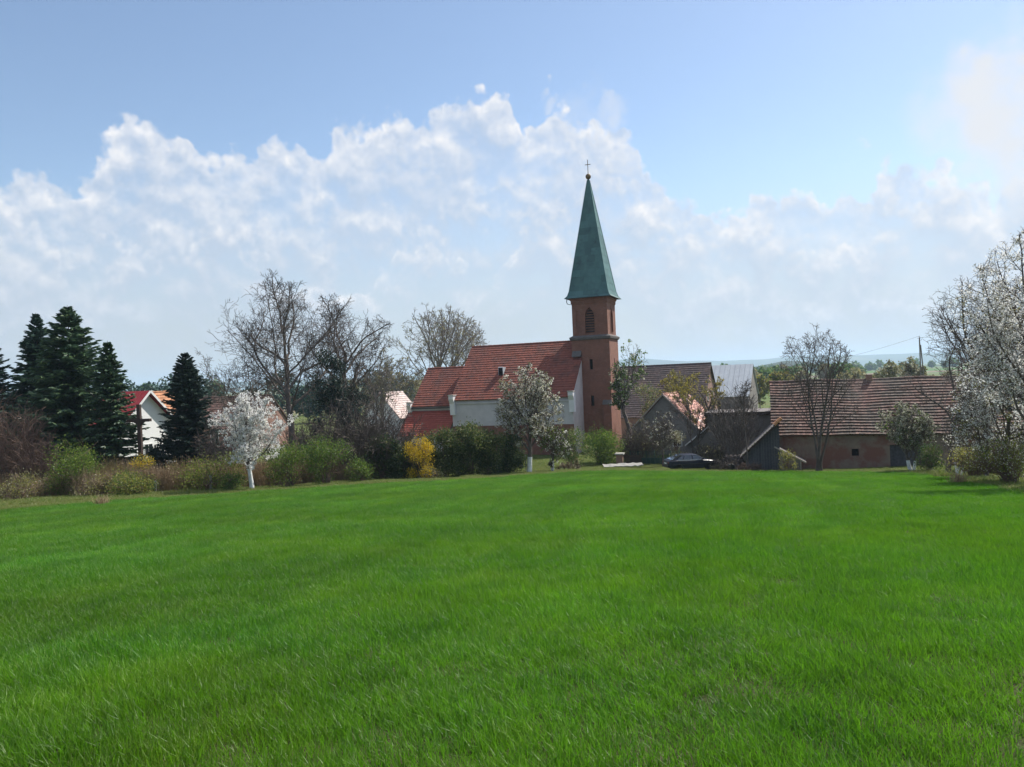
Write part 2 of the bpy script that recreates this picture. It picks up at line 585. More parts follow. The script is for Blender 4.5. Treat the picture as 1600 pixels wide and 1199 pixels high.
M['wheat'] = mat_leaf('wheat_blade', (0.038, 0.145, 0.010), (0.074, 0.205, 0.013), (0.15, 0.25, 0.04), 0.45, 0.02,
                      tcol=(0.135, 0.40, 0.013), big=0.75, bigc=(0.120, 0.212, 0.009), rough=0.5, rows=True)
M['verge'] = mat_leaf('verge_blade', (0.085, 0.165, 0.02), (0.15, 0.22, 0.035), (0.32, 0.27, 0.14), 0.45, 0.02, big=0.6, bigc=(0.20, 0.215, 0.06), bigscale=0.5)


def mat_ground():
    m, N, p = principled('ground_earth')
    t = m.node_tree
    geo = N.n('ShaderNodeNewGeometry')
    pos = geo.outputs['Position']
    zone = N.n('ShaderNodeAttribute', attribute_name='zone').outputs['Fac']
    n1 = N.noise(pos, 0.35, 5.0, 0.6)
    n2 = N.noise(pos, 6.0, 4.0, 0.65)
    soil = N.mix(n2, c4((0.030, 0.042, 0.012)), c4((0.060, 0.062, 0.026)))
    lawn = N.mix(N.smooth(n1, 0.35, 0.65), c4((0.075, 0.12, 0.024)), c4((0.13, 0.13, 0.05)))
    lawn = N.mix(N.m('MULTIPLY', n2, 0.5), lawn, c4((0.05, 0.07, 0.02)))
    sep = N.n('ShaderNodeSeparateXYZ', {0: pos})
    # far valley: strips of meadow, crop and ploughed land
    sv = N.vm('MULTIPLY', pos, (0.0025, 0.008, 0.0))
    fld = N.n('ShaderNodeTexVoronoi', {'Vector': sv, 'Scale': 1.0})
    fcol = N.n('ShaderNodeSeparateXYZ', {0: fld.outputs['Color']}).outputs[0]
    farc = N.mix(N.smooth(fcol, 0.2, 0.45), c4((0.05, 0.13, 0.02)), c4((0.10, 0.13, 0.045)))
    farc = N.mix(N.m('GREATER_THAN', fcol, 0.72), farc, c4((0.16, 0.13, 0.09)))
    col = N.mix(N.smooth(zone, 0.2, 0.8), soil, lawn)
    col = N.mix(N.smooth(sep.outputs[1], 190.0, 260.0), col, farc)
    t.links.new(col, p.inputs['Base Color'])
    p.inputs['Roughness'].default_value = 0.95
    p.inputs['Specular IOR Level'].default_value = 0.15
    b = N.n('ShaderNodeBump', {'Strength': 0.6, 'Distance': 0.1, 'Height': n2})
    t.links.new(b.outputs[0], p.inputs['Normal'])
    return m


M['ground'] = mat_ground()

# ------------------------------------------------------------------ ground, field, hills
# outline of the crop in the photograph, put on the ground
EDGE = [hit(u, v) for u, v in ((-260, 822), (0, 800), (200, 783), (400, 769), (575, 758), (690, 753), (800, 746), (870, 741), (940, 737.5))]
EDGE2 = [hit(u, v) for u, v in ((1040, 738.5), (1200, 738), (1330, 738.5), (1440, 742), (1500, 752), (1560, 764), (1620, 778), (1800, 830))]
poly = [(-60, -12)] + [(-60, EDGE[0].y)] + [(p.x, p.y) for p in EDGE] + [(p.x, p.y) for p in EDGE2] + [(60, EDGE2[-1].y - 6), (60, -12)]
FIELD = np.array(poly)


def inside(x, y, P):
    x = np.asarray(x, float)
    y = np.asarray(y, float)
    r = np.zeros(x.shape, bool)
    n = len(P)
    for i in range(n):
        x0, y0 = P[i]
        x1, y1 = P[(i + 1) % n]
        c = ((y0 > y) != (y1 > y))
        with np.errstate(divide='ignore', invalid='ignore'):
            xi = (x1 - x0) * (y - y0) / (y1 - y0 if y1 != y0 else 1e-9) + x0
        r ^= c & (x < xi)
    return r


def build_ground():
    def axis(lims):
        a = []
        for lo, hi, st in lims:
            a += list(np.arange(lo, hi, st))
        return np.array(a + [lims[-1][1]])
    xs = axis([(-7000, -800, 800), (-800, -120, 60), (-120, -60, 6), (-60, 60, 1.0), (60, 120, 6), (120, 800, 60), (800, 7000, 800)])
    ys = axis([(-60, -10, 5), (-10, 90, 0.8), (90, 200, 5), (200, 1000, 50), (1000, 9000, 500)])
    X, Y = np.meshgrid(xs, ys)
    Z = G(X, Y)
    V = np.stack([X, Y, Z], -1).reshape(-1, 3)
    nx, ny = len(xs), len(ys)
    i = np.arange(ny - 1)[:, None] * nx + np.arange(nx - 1)[None, :]
    F = np.stack([i, i + 1, i + nx + 1, i + nx], -1).reshape(-1, 4)
    o = obj('ground', V, [F], M['ground'], smooth=True)
    z = 1.0 - inside(V[:, 0], V[:, 1], FIELD).astype(np.float32)
    at_ = o.data.attributes.new('zone', 'FLOAT', 'POINT')
    at_.data.foreach_set('value', z.astype(np.float32))
    tag(o, kind='structure')


build_ground()


def scatter_tree(nvar):
    ng = bpy.data.node_groups.new('scatter', 'GeometryNodeTree')
    ng.interface.new_socket('Geometry', in_out='INPUT', socket_type='NodeSocketGeometry')
    ng.interface.new_socket('Geometry', in_out='OUTPUT', socket_type='NodeSocketGeometry')
    L = ng.links
    gi = ng.nodes.new('NodeGroupInput')
    go = ng.nodes.new('NodeGroupOutput')

    def attr(name, typ):
        a = ng.nodes.new('GeometryNodeInputNamedAttribute')
        a.data_type = typ
        a.inputs[0].default_value = name
        return [s for s in a.outputs if s.enabled and s.name == 'Attribute'][0]
    var = attr('var', 'INT')

    def sep(k):
        c = ng.nodes.new('FunctionNodeCompare')
        c.data_type, c.operation = 'INT', 'EQUAL'
        ins = [s for s in c.inputs if s.enabled]
        L.new(var, ins[0])
        ins[1].default_value = k
        s = ng.nodes.new('GeometryNodeSeparateGeometry')
        s.domain = 'POINT'
        L.new(gi.outputs[0], s.inputs[0])
        L.new(c.outputs[0], s.inputs[1])
        return s.outputs[0]
    join = ng.nodes.new('GeometryNodeJoinGeometry')
    for k in range(nvar):
        g = ng.nodes.new('GeometryNodeGeometryToInstance')
        L.new(sep(k), g.inputs[0])
        L.new(g.outputs[0], join.inputs[0])
    iop = ng.nodes.new('GeometryNodeInstanceOnPoints')
    L.new(sep(-1), iop.inputs['Points'])
    L.new(join.outputs[0], iop.inputs['Instance'])
    iop.inputs['Pick Instance'].default_value = True
    L.new(attr('pick', 'INT'), iop.inputs['Instance Index'])
    e = ng.nodes.new('FunctionNodeEulerToRotation')
    L.new(attr('rot', 'FLOAT_VECTOR'), e.inputs[0])
    L.new(e.outputs[0], iop.inputs['Rotation'])
    L.new(attr('scl', 'FLOAT_VECTOR'), iop.inputs['Scale'])
    L.new(iop.outputs[0], go.inputs[0])
    return ng


SCATTER = {}


def scatter(name, variants, P, rot, scl, mat, label, cat, seed=0):
    """one object whose mesh holds patch variants plus the points they are planted on"""
    rng = np.random.default_rng(seed)
    V, F, var = [], [], []
    n = 0
    for k, (v, f) in enumerate(variants):
        V.append(v)
        F += [q + n for q in f]
        var.append(np.full(len(v), k, np.int32))
        n += len(v)
    V.append(P)
    var.append(np.full(len(P), -1, np.int32))
    me = bpy.data.meshes.new(name)
    set_mesh(me, np.vstack(V), F)
    tot = n + len(P)

    def put(nm, typ, arr, key):
        a = me.attributes.new(nm, typ, 'POINT')
        a.data.foreach_set(key, np.ascontiguousarray(arr).ravel())
    put('var', 'INT', np.concatenate(var), 'value')
    pk = np.zeros(tot, np.int32)
    pk[n:] = rng.integers(0, len(variants), len(P))
    put('pick', 'INT', pk, 'value')
    r3 = np.zeros((tot, 3), np.float32)
    r3[n:] = rot
    put('rot', 'FLOAT_VECTOR', r3, 'vector')
    s3 = np.ones((tot, 3), np.float32)
    s3[n:] = scl
    put('scl', 'FLOAT_VECTOR', s3, 'vector')
    o = obj_me(name, me, mat)
    md = o.modifiers.new('scatter', 'NODES')
    nv = len(variants)
    if nv not in SCATTER:
        SCATTER[nv] = scatter_tree(nv)
    md.node_group = SCATTER[nv]
    tag(o, label, cat, kind='stuff')
    return o


def blades(rng, n, size, L, W, lean, wind=(0.0, 0.0), bend=0.35):
    """patch of grass blades, each a bent strip of a quad and a tip triangle"""
    x = rng.uniform(-size / 2, size / 2, n)
    y = rng.uniform(-size / 2, size / 2, n)
    l = rng.uniform(L[0], L[1], n)
    w = rng.uniform(W[0], W[1], n)
    a = rng.uniform(0, 2 * np.pi, n)
    ln = rng.normal(0, lean, (n, 2)) + np.array(wind)
    b = np.stack([x, y, np.full(n, -0.02)], -1)
    side = np.stack([np.cos(a), np.sin(a), np.zeros(n)], -1) * (w / 2)[:, None]
    d1 = np.concatenate([ln, np.ones((n, 1))], 1)
    d1 /= np.linalg.norm(d1, axis=1)[:, None]
    d2 = np.concatenate([ln * (1.6 + bend) + rng.normal(0, bend, (n, 2)), np.full((n, 1), 0.75)], 1)
    d2 /= np.linalg.norm(d2, axis=1)[:, None]
    mid = b + d1 * (l * 0.55)[:, None]
    tip = mid + d2 * (l * 0.5)[:, None]
    V = np.stack([b - side, b + side, mid + side * 0.9, mid - side * 0.9, tip], 1).reshape(-1, 3)
    i = np.arange(n)[:, None] * 5
    return V, [i + np.array([[0, 1, 2, 3]]), i + np.array([[3, 2, 4]])]


def value_noise(x, y, sc, seed):
    r = np.random.default_rng(seed).random((64, 64))
    fx, fy = x / sc, y / sc
    ix, iy = np.floor(fx).astype(int), np.floor(fy).astype(int)
    tx, ty = fx - ix, fy - iy
    tx, ty = tx * tx * (3 - 2 * tx), ty * ty * (3 - 2 * ty)
    g = lambda i, j: r[i % 64, j % 64]
    return (g(ix, iy) * (1 - tx) + g(ix + 1, iy) * tx) * (1 - ty) + (g(ix, iy + 1) * (1 - tx) + g(ix + 1, iy + 1) * tx) * ty


# wheel tracks through the crop
_a, _b = hit(1283, 772), hit(1200, 935)
_n = Vector(((_a - _b).y, -(_a - _b).x, 0)).normalized() * 1.75
TR = [[_a, _b], [_a + _n, _b + _n]]


def track_dist(x, y):
    d = np.full(x.shape, 99.0)
    for a, b in TR:
        dx, dy = (b - a).x, (b - a).y
        L = math.hypot(dx, dy)
        d = np.minimum(d, np.abs((x - a.x) * dy - (y - a.y) * dx) / L)
    return d


def build_wheat():
    rng = np.random.default_rng(5)
    variants = [blades(rng, 540, 0.56, (0.072, 0.150), (0.0034, 0.0058), 0.22, (-0.12, 0.05)) for _ in range(6)]
    pts = []
    for (y0, y1, st) in ((-2.0, 14, 0.30), (14, 34, 0.40), (34, 72, 0.50)):
        xs = np.arange(-58, 58, st)
        ys = np.arange(y0, y1, st)
        X, Y = np.meshgrid(xs, ys)
        X = X + rng.uniform(-st / 2, st / 2, X.shape)
        Y = Y + rng.uniform(-st / 2, st / 2, Y.shape)
        X, Y = X.ravel(), Y.ravel()
        k = (np.abs(X) < 0.74 * np.maximum(Y, 0) + 4.0) & inside(X, Y, FIELD)
        sc = np.full(k.sum(), {0.30: 1.0, 0.40: 1.15, 0.50: 1.3}[st])
        pts.append(np.stack([X[k], Y[k], sc], 1))
    A = np.vstack(pts)
    X, Y, sc = A.T
    h = 0.72 + 0.36 * value_noise(X, Y, 2.7, 1) + 0.28 * value_noise(X + 9, Y, 0.9, 2)
    td = track_dist(X, Y)
    thin = np.where(td < 0.20, 0.66, 1.0)
    h = h * thin
    keep = (rng.random(len(X)) < np.where(td < 0.20, 0.80, 1.0)) & (rng.random(len(X)) < 0.90 + 0.2 * value_noise(X, Y, 0.6, 4))
    X, Y, sc, h = X[keep], Y[keep], sc[keep], h[keep]
    P = np.stack([X, Y, G(X, Y)], 1)
    n = len(P)
    rot = np.stack([rng.normal(0, 0.09, n), rng.normal(0, 0.09, n), rng.normal(0, 0.7, n)], 1)
    scl = np.stack([sc, sc, h], 1)
    scatter('wheat_crop', variants, P, rot, scl, M['wheat'], 'young green wheat covering the whole sloping field', 'crop', 11)


build_wheat()


def line_pts(pts, n, rng, spread):
    """points along a polyline on the ground, spread across it"""
    P = np.array([(p.x, p.y) for p in pts])
    seg = np.linalg.norm(np.diff(P, axis=0), axis=1)
    cum = np.concatenate([[0], np.cumsum(seg)])
    s = rng.uniform(0, cum[-1], n)
    x = np.interp(s, cum, P[:, 0])
    y = np.interp(s, cum, P[:, 1])
    i = np.clip(np.searchsorted(cum, s) - 1, 0, len(seg) - 1)
    d = np.diff(P, axis=0)[i] / seg[i][:, None]
    t = rng.uniform(spread[0], spread[1], n)
    return x - d[:, 1] * t, y + d[:, 0] * t


def build_verge():
    rng = np.random.default_rng(8)
    variants = [blades(rng, 150, 0.6, (0.10, 0.30), (0.007, 0.014), 0.35, (-0.1, 0.0), 0.5) for _ in range(4)]
    xs = np.arange(-62, 45, 0.42)
    ys = np.arange(10, 92, 0.42)
    X, Y = np.meshgrid(xs, ys)
    X = (X + rng.uniform(-.2, .2, X.shape)).ravel()
    Y = (Y + rng.uniform(-.2, .2, Y.shape)).ravel()
    k = ~inside(X, Y, FIELD) & (np.abs(X) < 0.74 * Y + 4) & (Y < 74 + 14 * (X > -8))
    X, Y = X[k], Y[k]
    n = len(X)
    h = 0.30 + 0.9 * value_noise(X, Y, 1.6, 21) ** 2 + 0.5 * value_noise(X, Y, 0.5, 22) ** 3
    h = h * np.where((X > 3) & (Y > 64), 0.55, 1.0)
    P = np.stack([X, Y, G(X, Y)], 1)
    rot = np.stack([rng.normal(0, 0.1, n), rng.normal(0, 0.1, n), rng.uniform(0, 6.28, n)], 1)
    scl = np.stack([np.ones(n), np.ones(n), h], 1)
    scatter('verge_grass', variants, P, rot, scl, M['verge'], 'paler rough grass with dry tufts along the edge of the wheat', 'grass', 12)


build_verge()


def build_hills():
    rng = np.random.default_rng(3)
    hm = mat_plain('hill_land', (0.055, 0.085, 0.045), (0.035, 0.055, 0.035), 0.004, 0.95, 0.1, stain=((0.11, 0.12, 0.06), 0.003, 0.55, 0.62))
    wm = mat_plain('hill_wood', (0.022, 0.038, 0.022), (0.045, 0.055, 0.03), 0.01, 0.95, 0.1, 0.8, 0.05)

    def ridge(name, Y0, depth, prof, mat, rough, n=420, x0=-1.1, x1=1.1):
        xs = np.linspace(x0 * Y0, x1 * Y0, n)
        us, hs = zip(*prof)
        px = [azel(u, 580)[0] for u in us]
        top = np.interp(np.arctan2(xs, Y0), px, hs)
        top = top + sum(rough * a * np.sin(xs * f / Y0 + p) for a, f, p in ((0.5, 17, 1), (0.3, 41, 2), (0.2, 95, 0.4), (0.1, 260, 0.2)))
        rows = []
        for t in np.linspace(0, 1, 13):
            y = Y0 + depth * t
            prof_t = np.sin(t * np.pi) ** 0.8 if t < 1 else 0
            jit = rng.normal(0, rough * 0.05, n)
            z = (EYE - 9.2) + np.maximum(top, 0.5) * prof_t + jit * prof_t
            rows.append(np.stack([xs * (1 + 0.0 * t), np.full(n, y), z - (3 if t in (0, 1) else 0)], 1))
        V = np.concatenate(rows)
        i = np.arange(12)[:, None] * n + np.arange(n - 1)[None, :]
        F = np.stack([i, i + 1, i + n + 1, i + n], -1).reshape(-1, 4)
        o = obj(name, V, [F], mat, smooth=True)
        tag(o, kind='structure')
    # height over the valley floor (metres) by image column
    ridge('far_hills', 5200, 1500, [(-400, 70), (0, 85), (200, 97), (260, 86), (420, 70), (700, 75), (950, 120), (1025, 133), (1110, 96), (1180, 83), (1250, 82), (1330, 99), (1400, 86), (1600, 80), (2000, 70)], hm, 5)
    ridge('wooded_hill', 1500, 260, [(1040, 2), (1180, 6), (1230, 17), (1265, 24), (1290, 21), (1325, 9), (1350, 3), (1420, 2)], wm, 1.2, 300, 0.2, 0.6)


build_hills()

# haze: even pale air round camera, land and hills
hb = MB().box(-9000, 9000, -300, 9800, -6.0, 175.0)
hm = bpy.data.materials.new('haze_air')
hm.use_nodes = True
hm.node_tree.nodes.clear()
_N = NT(hm.node_tree)
_o = _N.n('ShaderNodeOutputMaterial')
_v = _N.n('ShaderNodeVolumePrincipled', {'Color': (0.60, 0.78, 1.0, 1), 'Density': 0.00017, 'Anisotropy': 0.2})
hm.node_tree.links.new(_v.outputs[0], _o.inputs['Volume'])
tag(hb.build('haze', hm), kind='stuff')

# ------------------------------------------------------------------ building helpers
M['tile_red'] = mat_tile('red_roof_tile', (0.235, 0.074, 0.050), (0.195, 0.063, 0.045), (0.145, 0.060, 0.047), 0.54, 0.13, 0.08)
M['tile_bright'] = mat_tile('bright_red_roof_tile', (0.30, 0.066, 0.046), (0.26, 0.06, 0.042), (0.21, 0.058, 0.043), 0.66, 0.12, 0.10)
M['tile_old'] = mat_tile('weathered_roof_tile', (0.189, 0.101, 0.081), (0.145, 0.081, 0.068), (0.101, 0.077, 0.063), 0.48, 0.30)
M['tile_dark'] = mat_tile('dark_roof_tile', (0.085, 0.060, 0.058), (0.065, 0.052, 0.052), (0.12, 0.075, 0.065), 0.6, 0.2)
M['tile_orange'] = mat_tile('orange_roof_tile', (0.66, 0.33, 0.18), (0.58, 0.28, 0.15), (0.60, 0.26, 0.13), 0.6, 0.15)
M['tile_pink'] = mat_tile('faded_pink_roof_tile', (0.550, 0.297, 0.242), (0.462, 0.220, 0.176), (0.682, 0.550, 0.506), 0.58, 0.25)
M['tile_pale'] = mat_tile('pale_roof_tile', (0.60, 0.50, 0.46), (0.52, 0.42, 0.40), (0.45, 0.27, 0.22), 0.6, 0.2)
M['brick_red'] = mat_brick('church_brick', (0.25, 0.092, 0.056), (0.195, 0.070, 0.046), (0.24, 0.145, 0.105))
M['brick_old'] = mat_brick('barn_brick', (0.312, 0.137, 0.098), (0.247, 0.130, 0.104), (0.338, 0.273, 0.221))
M['plaster_grey'] = mat_plain('grey_plaster', (0.60, 0.575, 0.56), (0.52, 0.50, 0.49), 1.2, 0.95, 0.15, 0.2, 20, stain=((0.42, 0.40, 0.385), 0.6, 0.6, 0.85))
M['plaster_white'] = mat_plain('white_render', (0.80, 0.80, 0.79), (0.74, 0.74, 0.74), 1.0, 0.95, 0.15, 0.15, 20)
M['plaster_barn'] = mat_plain('old_barn_render', (0.225, 0.165, 0.130), (0.275, 0.215, 0.165), 0.9, 0.95, 0.15, 0.5, 9, stain=((0.215, 0.105, 0.078), 0.42, 0.44, 0.60))
M['plaster_dirty'] = mat_plain('dirty_render', (0.26, 0.24, 0.22), (0.19, 0.175, 0.165), 0.8, 0.95, 0.15, 0.3, 10, stain=((0.14, 0.13, 0.12), 0.5, 0.5, 0.75))
M['stone'] = mat_plain('pale_stone', (0.48, 0.46, 0.43), (0.38, 0.37, 0.34), 2.0, 0.9, 0.2, 0.3, 15)
M['slate_ledge'] = mat_plain('grey_ledge', (0.15, 0.135, 0.13), (0.11, 0.105, 0.10), 2.0, 0.85, 0.2, 0.2, 12)
M['copper'] = mat_plain('verdigris_copper', (0.080, 0.172, 0.165), (0.058, 0.130, 0.132), 0.8, 0.6, 0.3, 0.15, 6, stain=((0.036, 0.066, 0.07), 1.1, 0.52, 0.78), island=0.18)
M['lead'] = mat_plain('dark_lead', (0.05, 0.052, 0.055), (0.07, 0.07, 0.072), 3, 0.6, 0.4)
M['gilt'] = mat_plain('tarnished_gilt', (0.20, 0.13, 0.06), (0.12, 0.085, 0.05), 5, 0.45, 0.5, metal=0.6)
M['iron'] = mat_plain('dark_iron', (0.03, 0.03, 0.032), (0.05, 0.045, 0.04), 5, 0.6, 0.4)
M['louvre'] = mat_plain('louvre_wood', (0.045, 0.040, 0.040), (0.03, 0.028, 0.028), 4, 0.9, 0.2)
M['wood_grey'] = mat_plain('weathered_board', (0.112, 0.112, 0.119), (0.077, 0.074, 0.077), 6, 0.95, 0.15, 0.5, 25, island=0.2)
M['wood_brown'] = mat_plain('brown_timber', (0.075, 0.050, 0.040), (0.05, 0.035, 0.03), 5, 0.9, 0.2, 0.4, 18)
M['wood_pale'] = mat_plain('pale_timber', (0.42, 0.38, 0.32), (0.32, 0.28, 0.24), 5, 0.9, 0.2, 0.4, 18)
M['felt'] = mat_plain('grey_roofing', (0.188, 0.169, 0.163), (0.131, 0.119, 0.119), 1.2, 0.95, 0.2, 0.3, 12, stain=((0.275, 0.250, 0.237), 0.9, 0.6, 0.8))
M['metal_pale'] = mat_plain('pale_sheet_metal', (0.40, 0.44, 0.48), (0.34, 0.37, 0.41), 0.6, 0.75, 0.25)
M['red_sheet'] = mat_plain('red_sheet_roof', (0.30, 0.035, 0.045), (0.26, 0.032, 0.04), 0.8, 0.8, 0.2)
M['white_paint'] = mat_plain('white_paint', (0.78, 0.78, 0.77), (0.68, 0.68, 0.67), 3, 0.6, 0.3)
M['glass'] = mat_plain('dark_window_glass', (0.02, 0.024, 0.028), (0.03, 0.034, 0.04), 1, 0.08, 0.6)
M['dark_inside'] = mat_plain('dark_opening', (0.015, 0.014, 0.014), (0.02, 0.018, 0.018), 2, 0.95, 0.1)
M['concrete'] = mat_plain('old_concrete', (0.33, 0.32, 0.30), (0.24, 0.235, 0.22), 3, 0.95, 0.15, 0.4, 15)


def tile_course(name, parent, o, ax, up, width, length, tw, course, mat, seed=0, lift=0.042, kind='stuff'):
    """overlapping roof tiles on a slope: o eave corner, ax along the eave, up along the slope (unit vectors)"""
    rng = np.random.default_rng(seed)
    o, ax, up = np.array(o, float), np.array(ax, float), np.array(up, float)
    nrm = np.cross(ax, up)
    nrm /= np.linalg.norm(nrm)
    if nrm[2] < 0:
        nrm = -nrm
    nx, ny = max(1, int(round(width / tw))), max(1, int(round(length / course)))
    tw, course = width / nx, length / ny
    I, J = np.meshgrid(np.arange(nx), np.arange(ny))
    I, J = I.ravel(), J.ravel()
    n = len(I)
    x0 = I * tw + 0.004
    x1 = (I + 1) * tw - 0.004
    s0 = J * course - 0.03 + rng.normal(0, 0.006, n)
    s1 = (J + 1) * course
    zl = lift * 1.6 + rng.normal(0, 0.006, n)
    zr = lift * 1.6 + rng.normal(0, 0.006, n)
    zu = np.full(n, 0.012) + rng.uniform(0, 0.004, n)

    def P(x, s, z):
        return o + x[:, None] * ax + s[:, None] * up + z[:, None] * nrm
    V = np.stack([P(x0, s0, zl), P(x1, s0, zr), P(x1, s1, zu), P(x0, s1, zu),
                  P(x0, s0, zl - lift), P(x1, s0, zr - lift)], 1).reshape(-1, 3)
    b = np.arange(n)[:, None] * 6
    F4 = np.concatenate([b + np.array([[0, 1, 2, 3]]), b + np.array([[4, 5, 1, 0]])])
    F3 = np.concatenate([b + np.array([[5, 2, 1]]), b + np.array([[4, 0, 3]])])
    ob = obj(name, V, [F4, F3], mat, parent)
    if kind:
        ob['kind'] = kind
    return ob


def ridge_caps(name, parent, p0, p1, mat, r=0.12, step=0.38):
    p0, p1 = np.array(p0, float), np.array(p1, float)
    L = np.linalg.norm(p1 - p0)
    n = int(L / step)
    d = (p1 - p0) / L
    mb = MB()
    for i in range(n):
        a = p0 + d * (i * L / n)
        b = p0 + d * ((i + 1.06) * L / n)
        mb.tube([a, b], [r * 1.08, r * 0.92], 8)
    o = mb.build(name, mat, parent)
    o['kind'] = 'stuff'
    return o


def gable_roof(t, x0, x1, yc, hw, ze, zr, mat, ov=0.35, gov=0.25, tw=0.24, course=0.40, seed=0, deck=None, caps=True, sides=(-1, 1)):
    """tiled gable roof in local axes: ridge along x"""
    pitch = math.atan2(zr - ze, hw)
    L = hw / math.cos(pitch) + ov
    for s in sides:
        up = (0, -s * math.cos(pitch), math.sin(pitch))
        e = np.array((x0 - gov, yc + s * (hw + ov * math.cos(pitch)), ze - ov * math.sin(pitch)))
        mb = MB()
        nrm = np.array((0, s * math.sin(pitch), math.cos(pitch)))
        mb.obox(e + nrm * 0.0, (x1 - x0 + 2 * gov, 0, 0), np.array(up) * L, nrm * 0.10)
        r = mb.build('roof', deck or mat, t)
        tile_course('roof_tiles', r, e + nrm * 0.10, (1, 0, 0), up, x1 - x0 + 2 * gov, L, tw, course, mat, seed + s)
    if caps:
        ridge_caps('ridge_tiles', t, (x0 - gov, yc, zr + 0.13), (x1 + gov, yc, zr + 0.13), mat)


def gable_walls(t, name, x0, x1, yc, hw, ze, zr, mat, z0=-0.6):
    mb = MB()
    mb.prism([(x0, yc - hw, z0), (x0, yc + hw, z0), (x0, yc + hw, ze), (x0, yc, zr - 0.02), (x0, yc - hw, ze)], (x1 - x0, 0, 0))
    return mb.build(name, mat, t)


def window(parent, x, z, w, h, face, mat_f=None, bars=(1, 1), name='window'):
    """framed window on a wall: face = ('y', value, sign) or ('x', value, sign)"""
    ax, val, sg = face

    def bx(mb, a0, a1, z0, z1, d0, d1):
        lo, hi = sorted((val + sg * d0, val + sg * d1))
        if ax == 'y':
            mb.box(a0, a1, lo, hi, z0, z1)
        else:
            mb.box(lo, hi, a0, a1, z0, z1)
    f = MB()
    b = 0.07
    bx(f, x - w / 2 - b, x - w / 2, z - b, z + h + b, -0.03, 0.05)
    bx(f, x + w / 2, x + w / 2 + b, z - b, z + h + b, -0.03, 0.05)
    bx(f, x - w / 2, x + w / 2, z + h, z + h + b, -0.03, 0.05)
    bx(f, x - w / 2, x + w / 2, z - b, z, -0.03, 0.08)
    for i in range(1, bars[0] + 1):
        xx = x - w / 2 + w * i / (bars[0] + 1)
        bx(f, xx - 0.02, xx + 0.02, z, z + h, -0.01, 0.035)
    o = f.build(name, mat_f or M['white_paint'], parent)
    g = MB()
    bx(g, x - w / 2, x + w / 2, z, z + h, -0.03, 0.015)
    g.build('pane', M['glass'], o)
    return o


# ------------------------------------------------------------------ church
def arch_poly(cx, z0, w, h, n=6):
    """pointed arch outline (x,z)"""
    zs = z0 + h - w * 0.95
    pts = [(cx - w / 2, z0), (cx + w / 2, z0), (cx + w / 2, zs)]
    for i in range(1, n):
        a = i / n * R(62)
        pts.append((cx - w / 2 + w * math.cos(a), zs + w * math.sin(a) * 1.02))
    pts.append((cx, z0 + h))
    for i in range(n - 1, 0, -1):
        a = i / n * R(62)
        pts.append((cx + w / 2 - w * math.cos(a), zs + w * math.sin(a) * 1.02))
    pts.append((cx - w / 2, zs))
    return pts


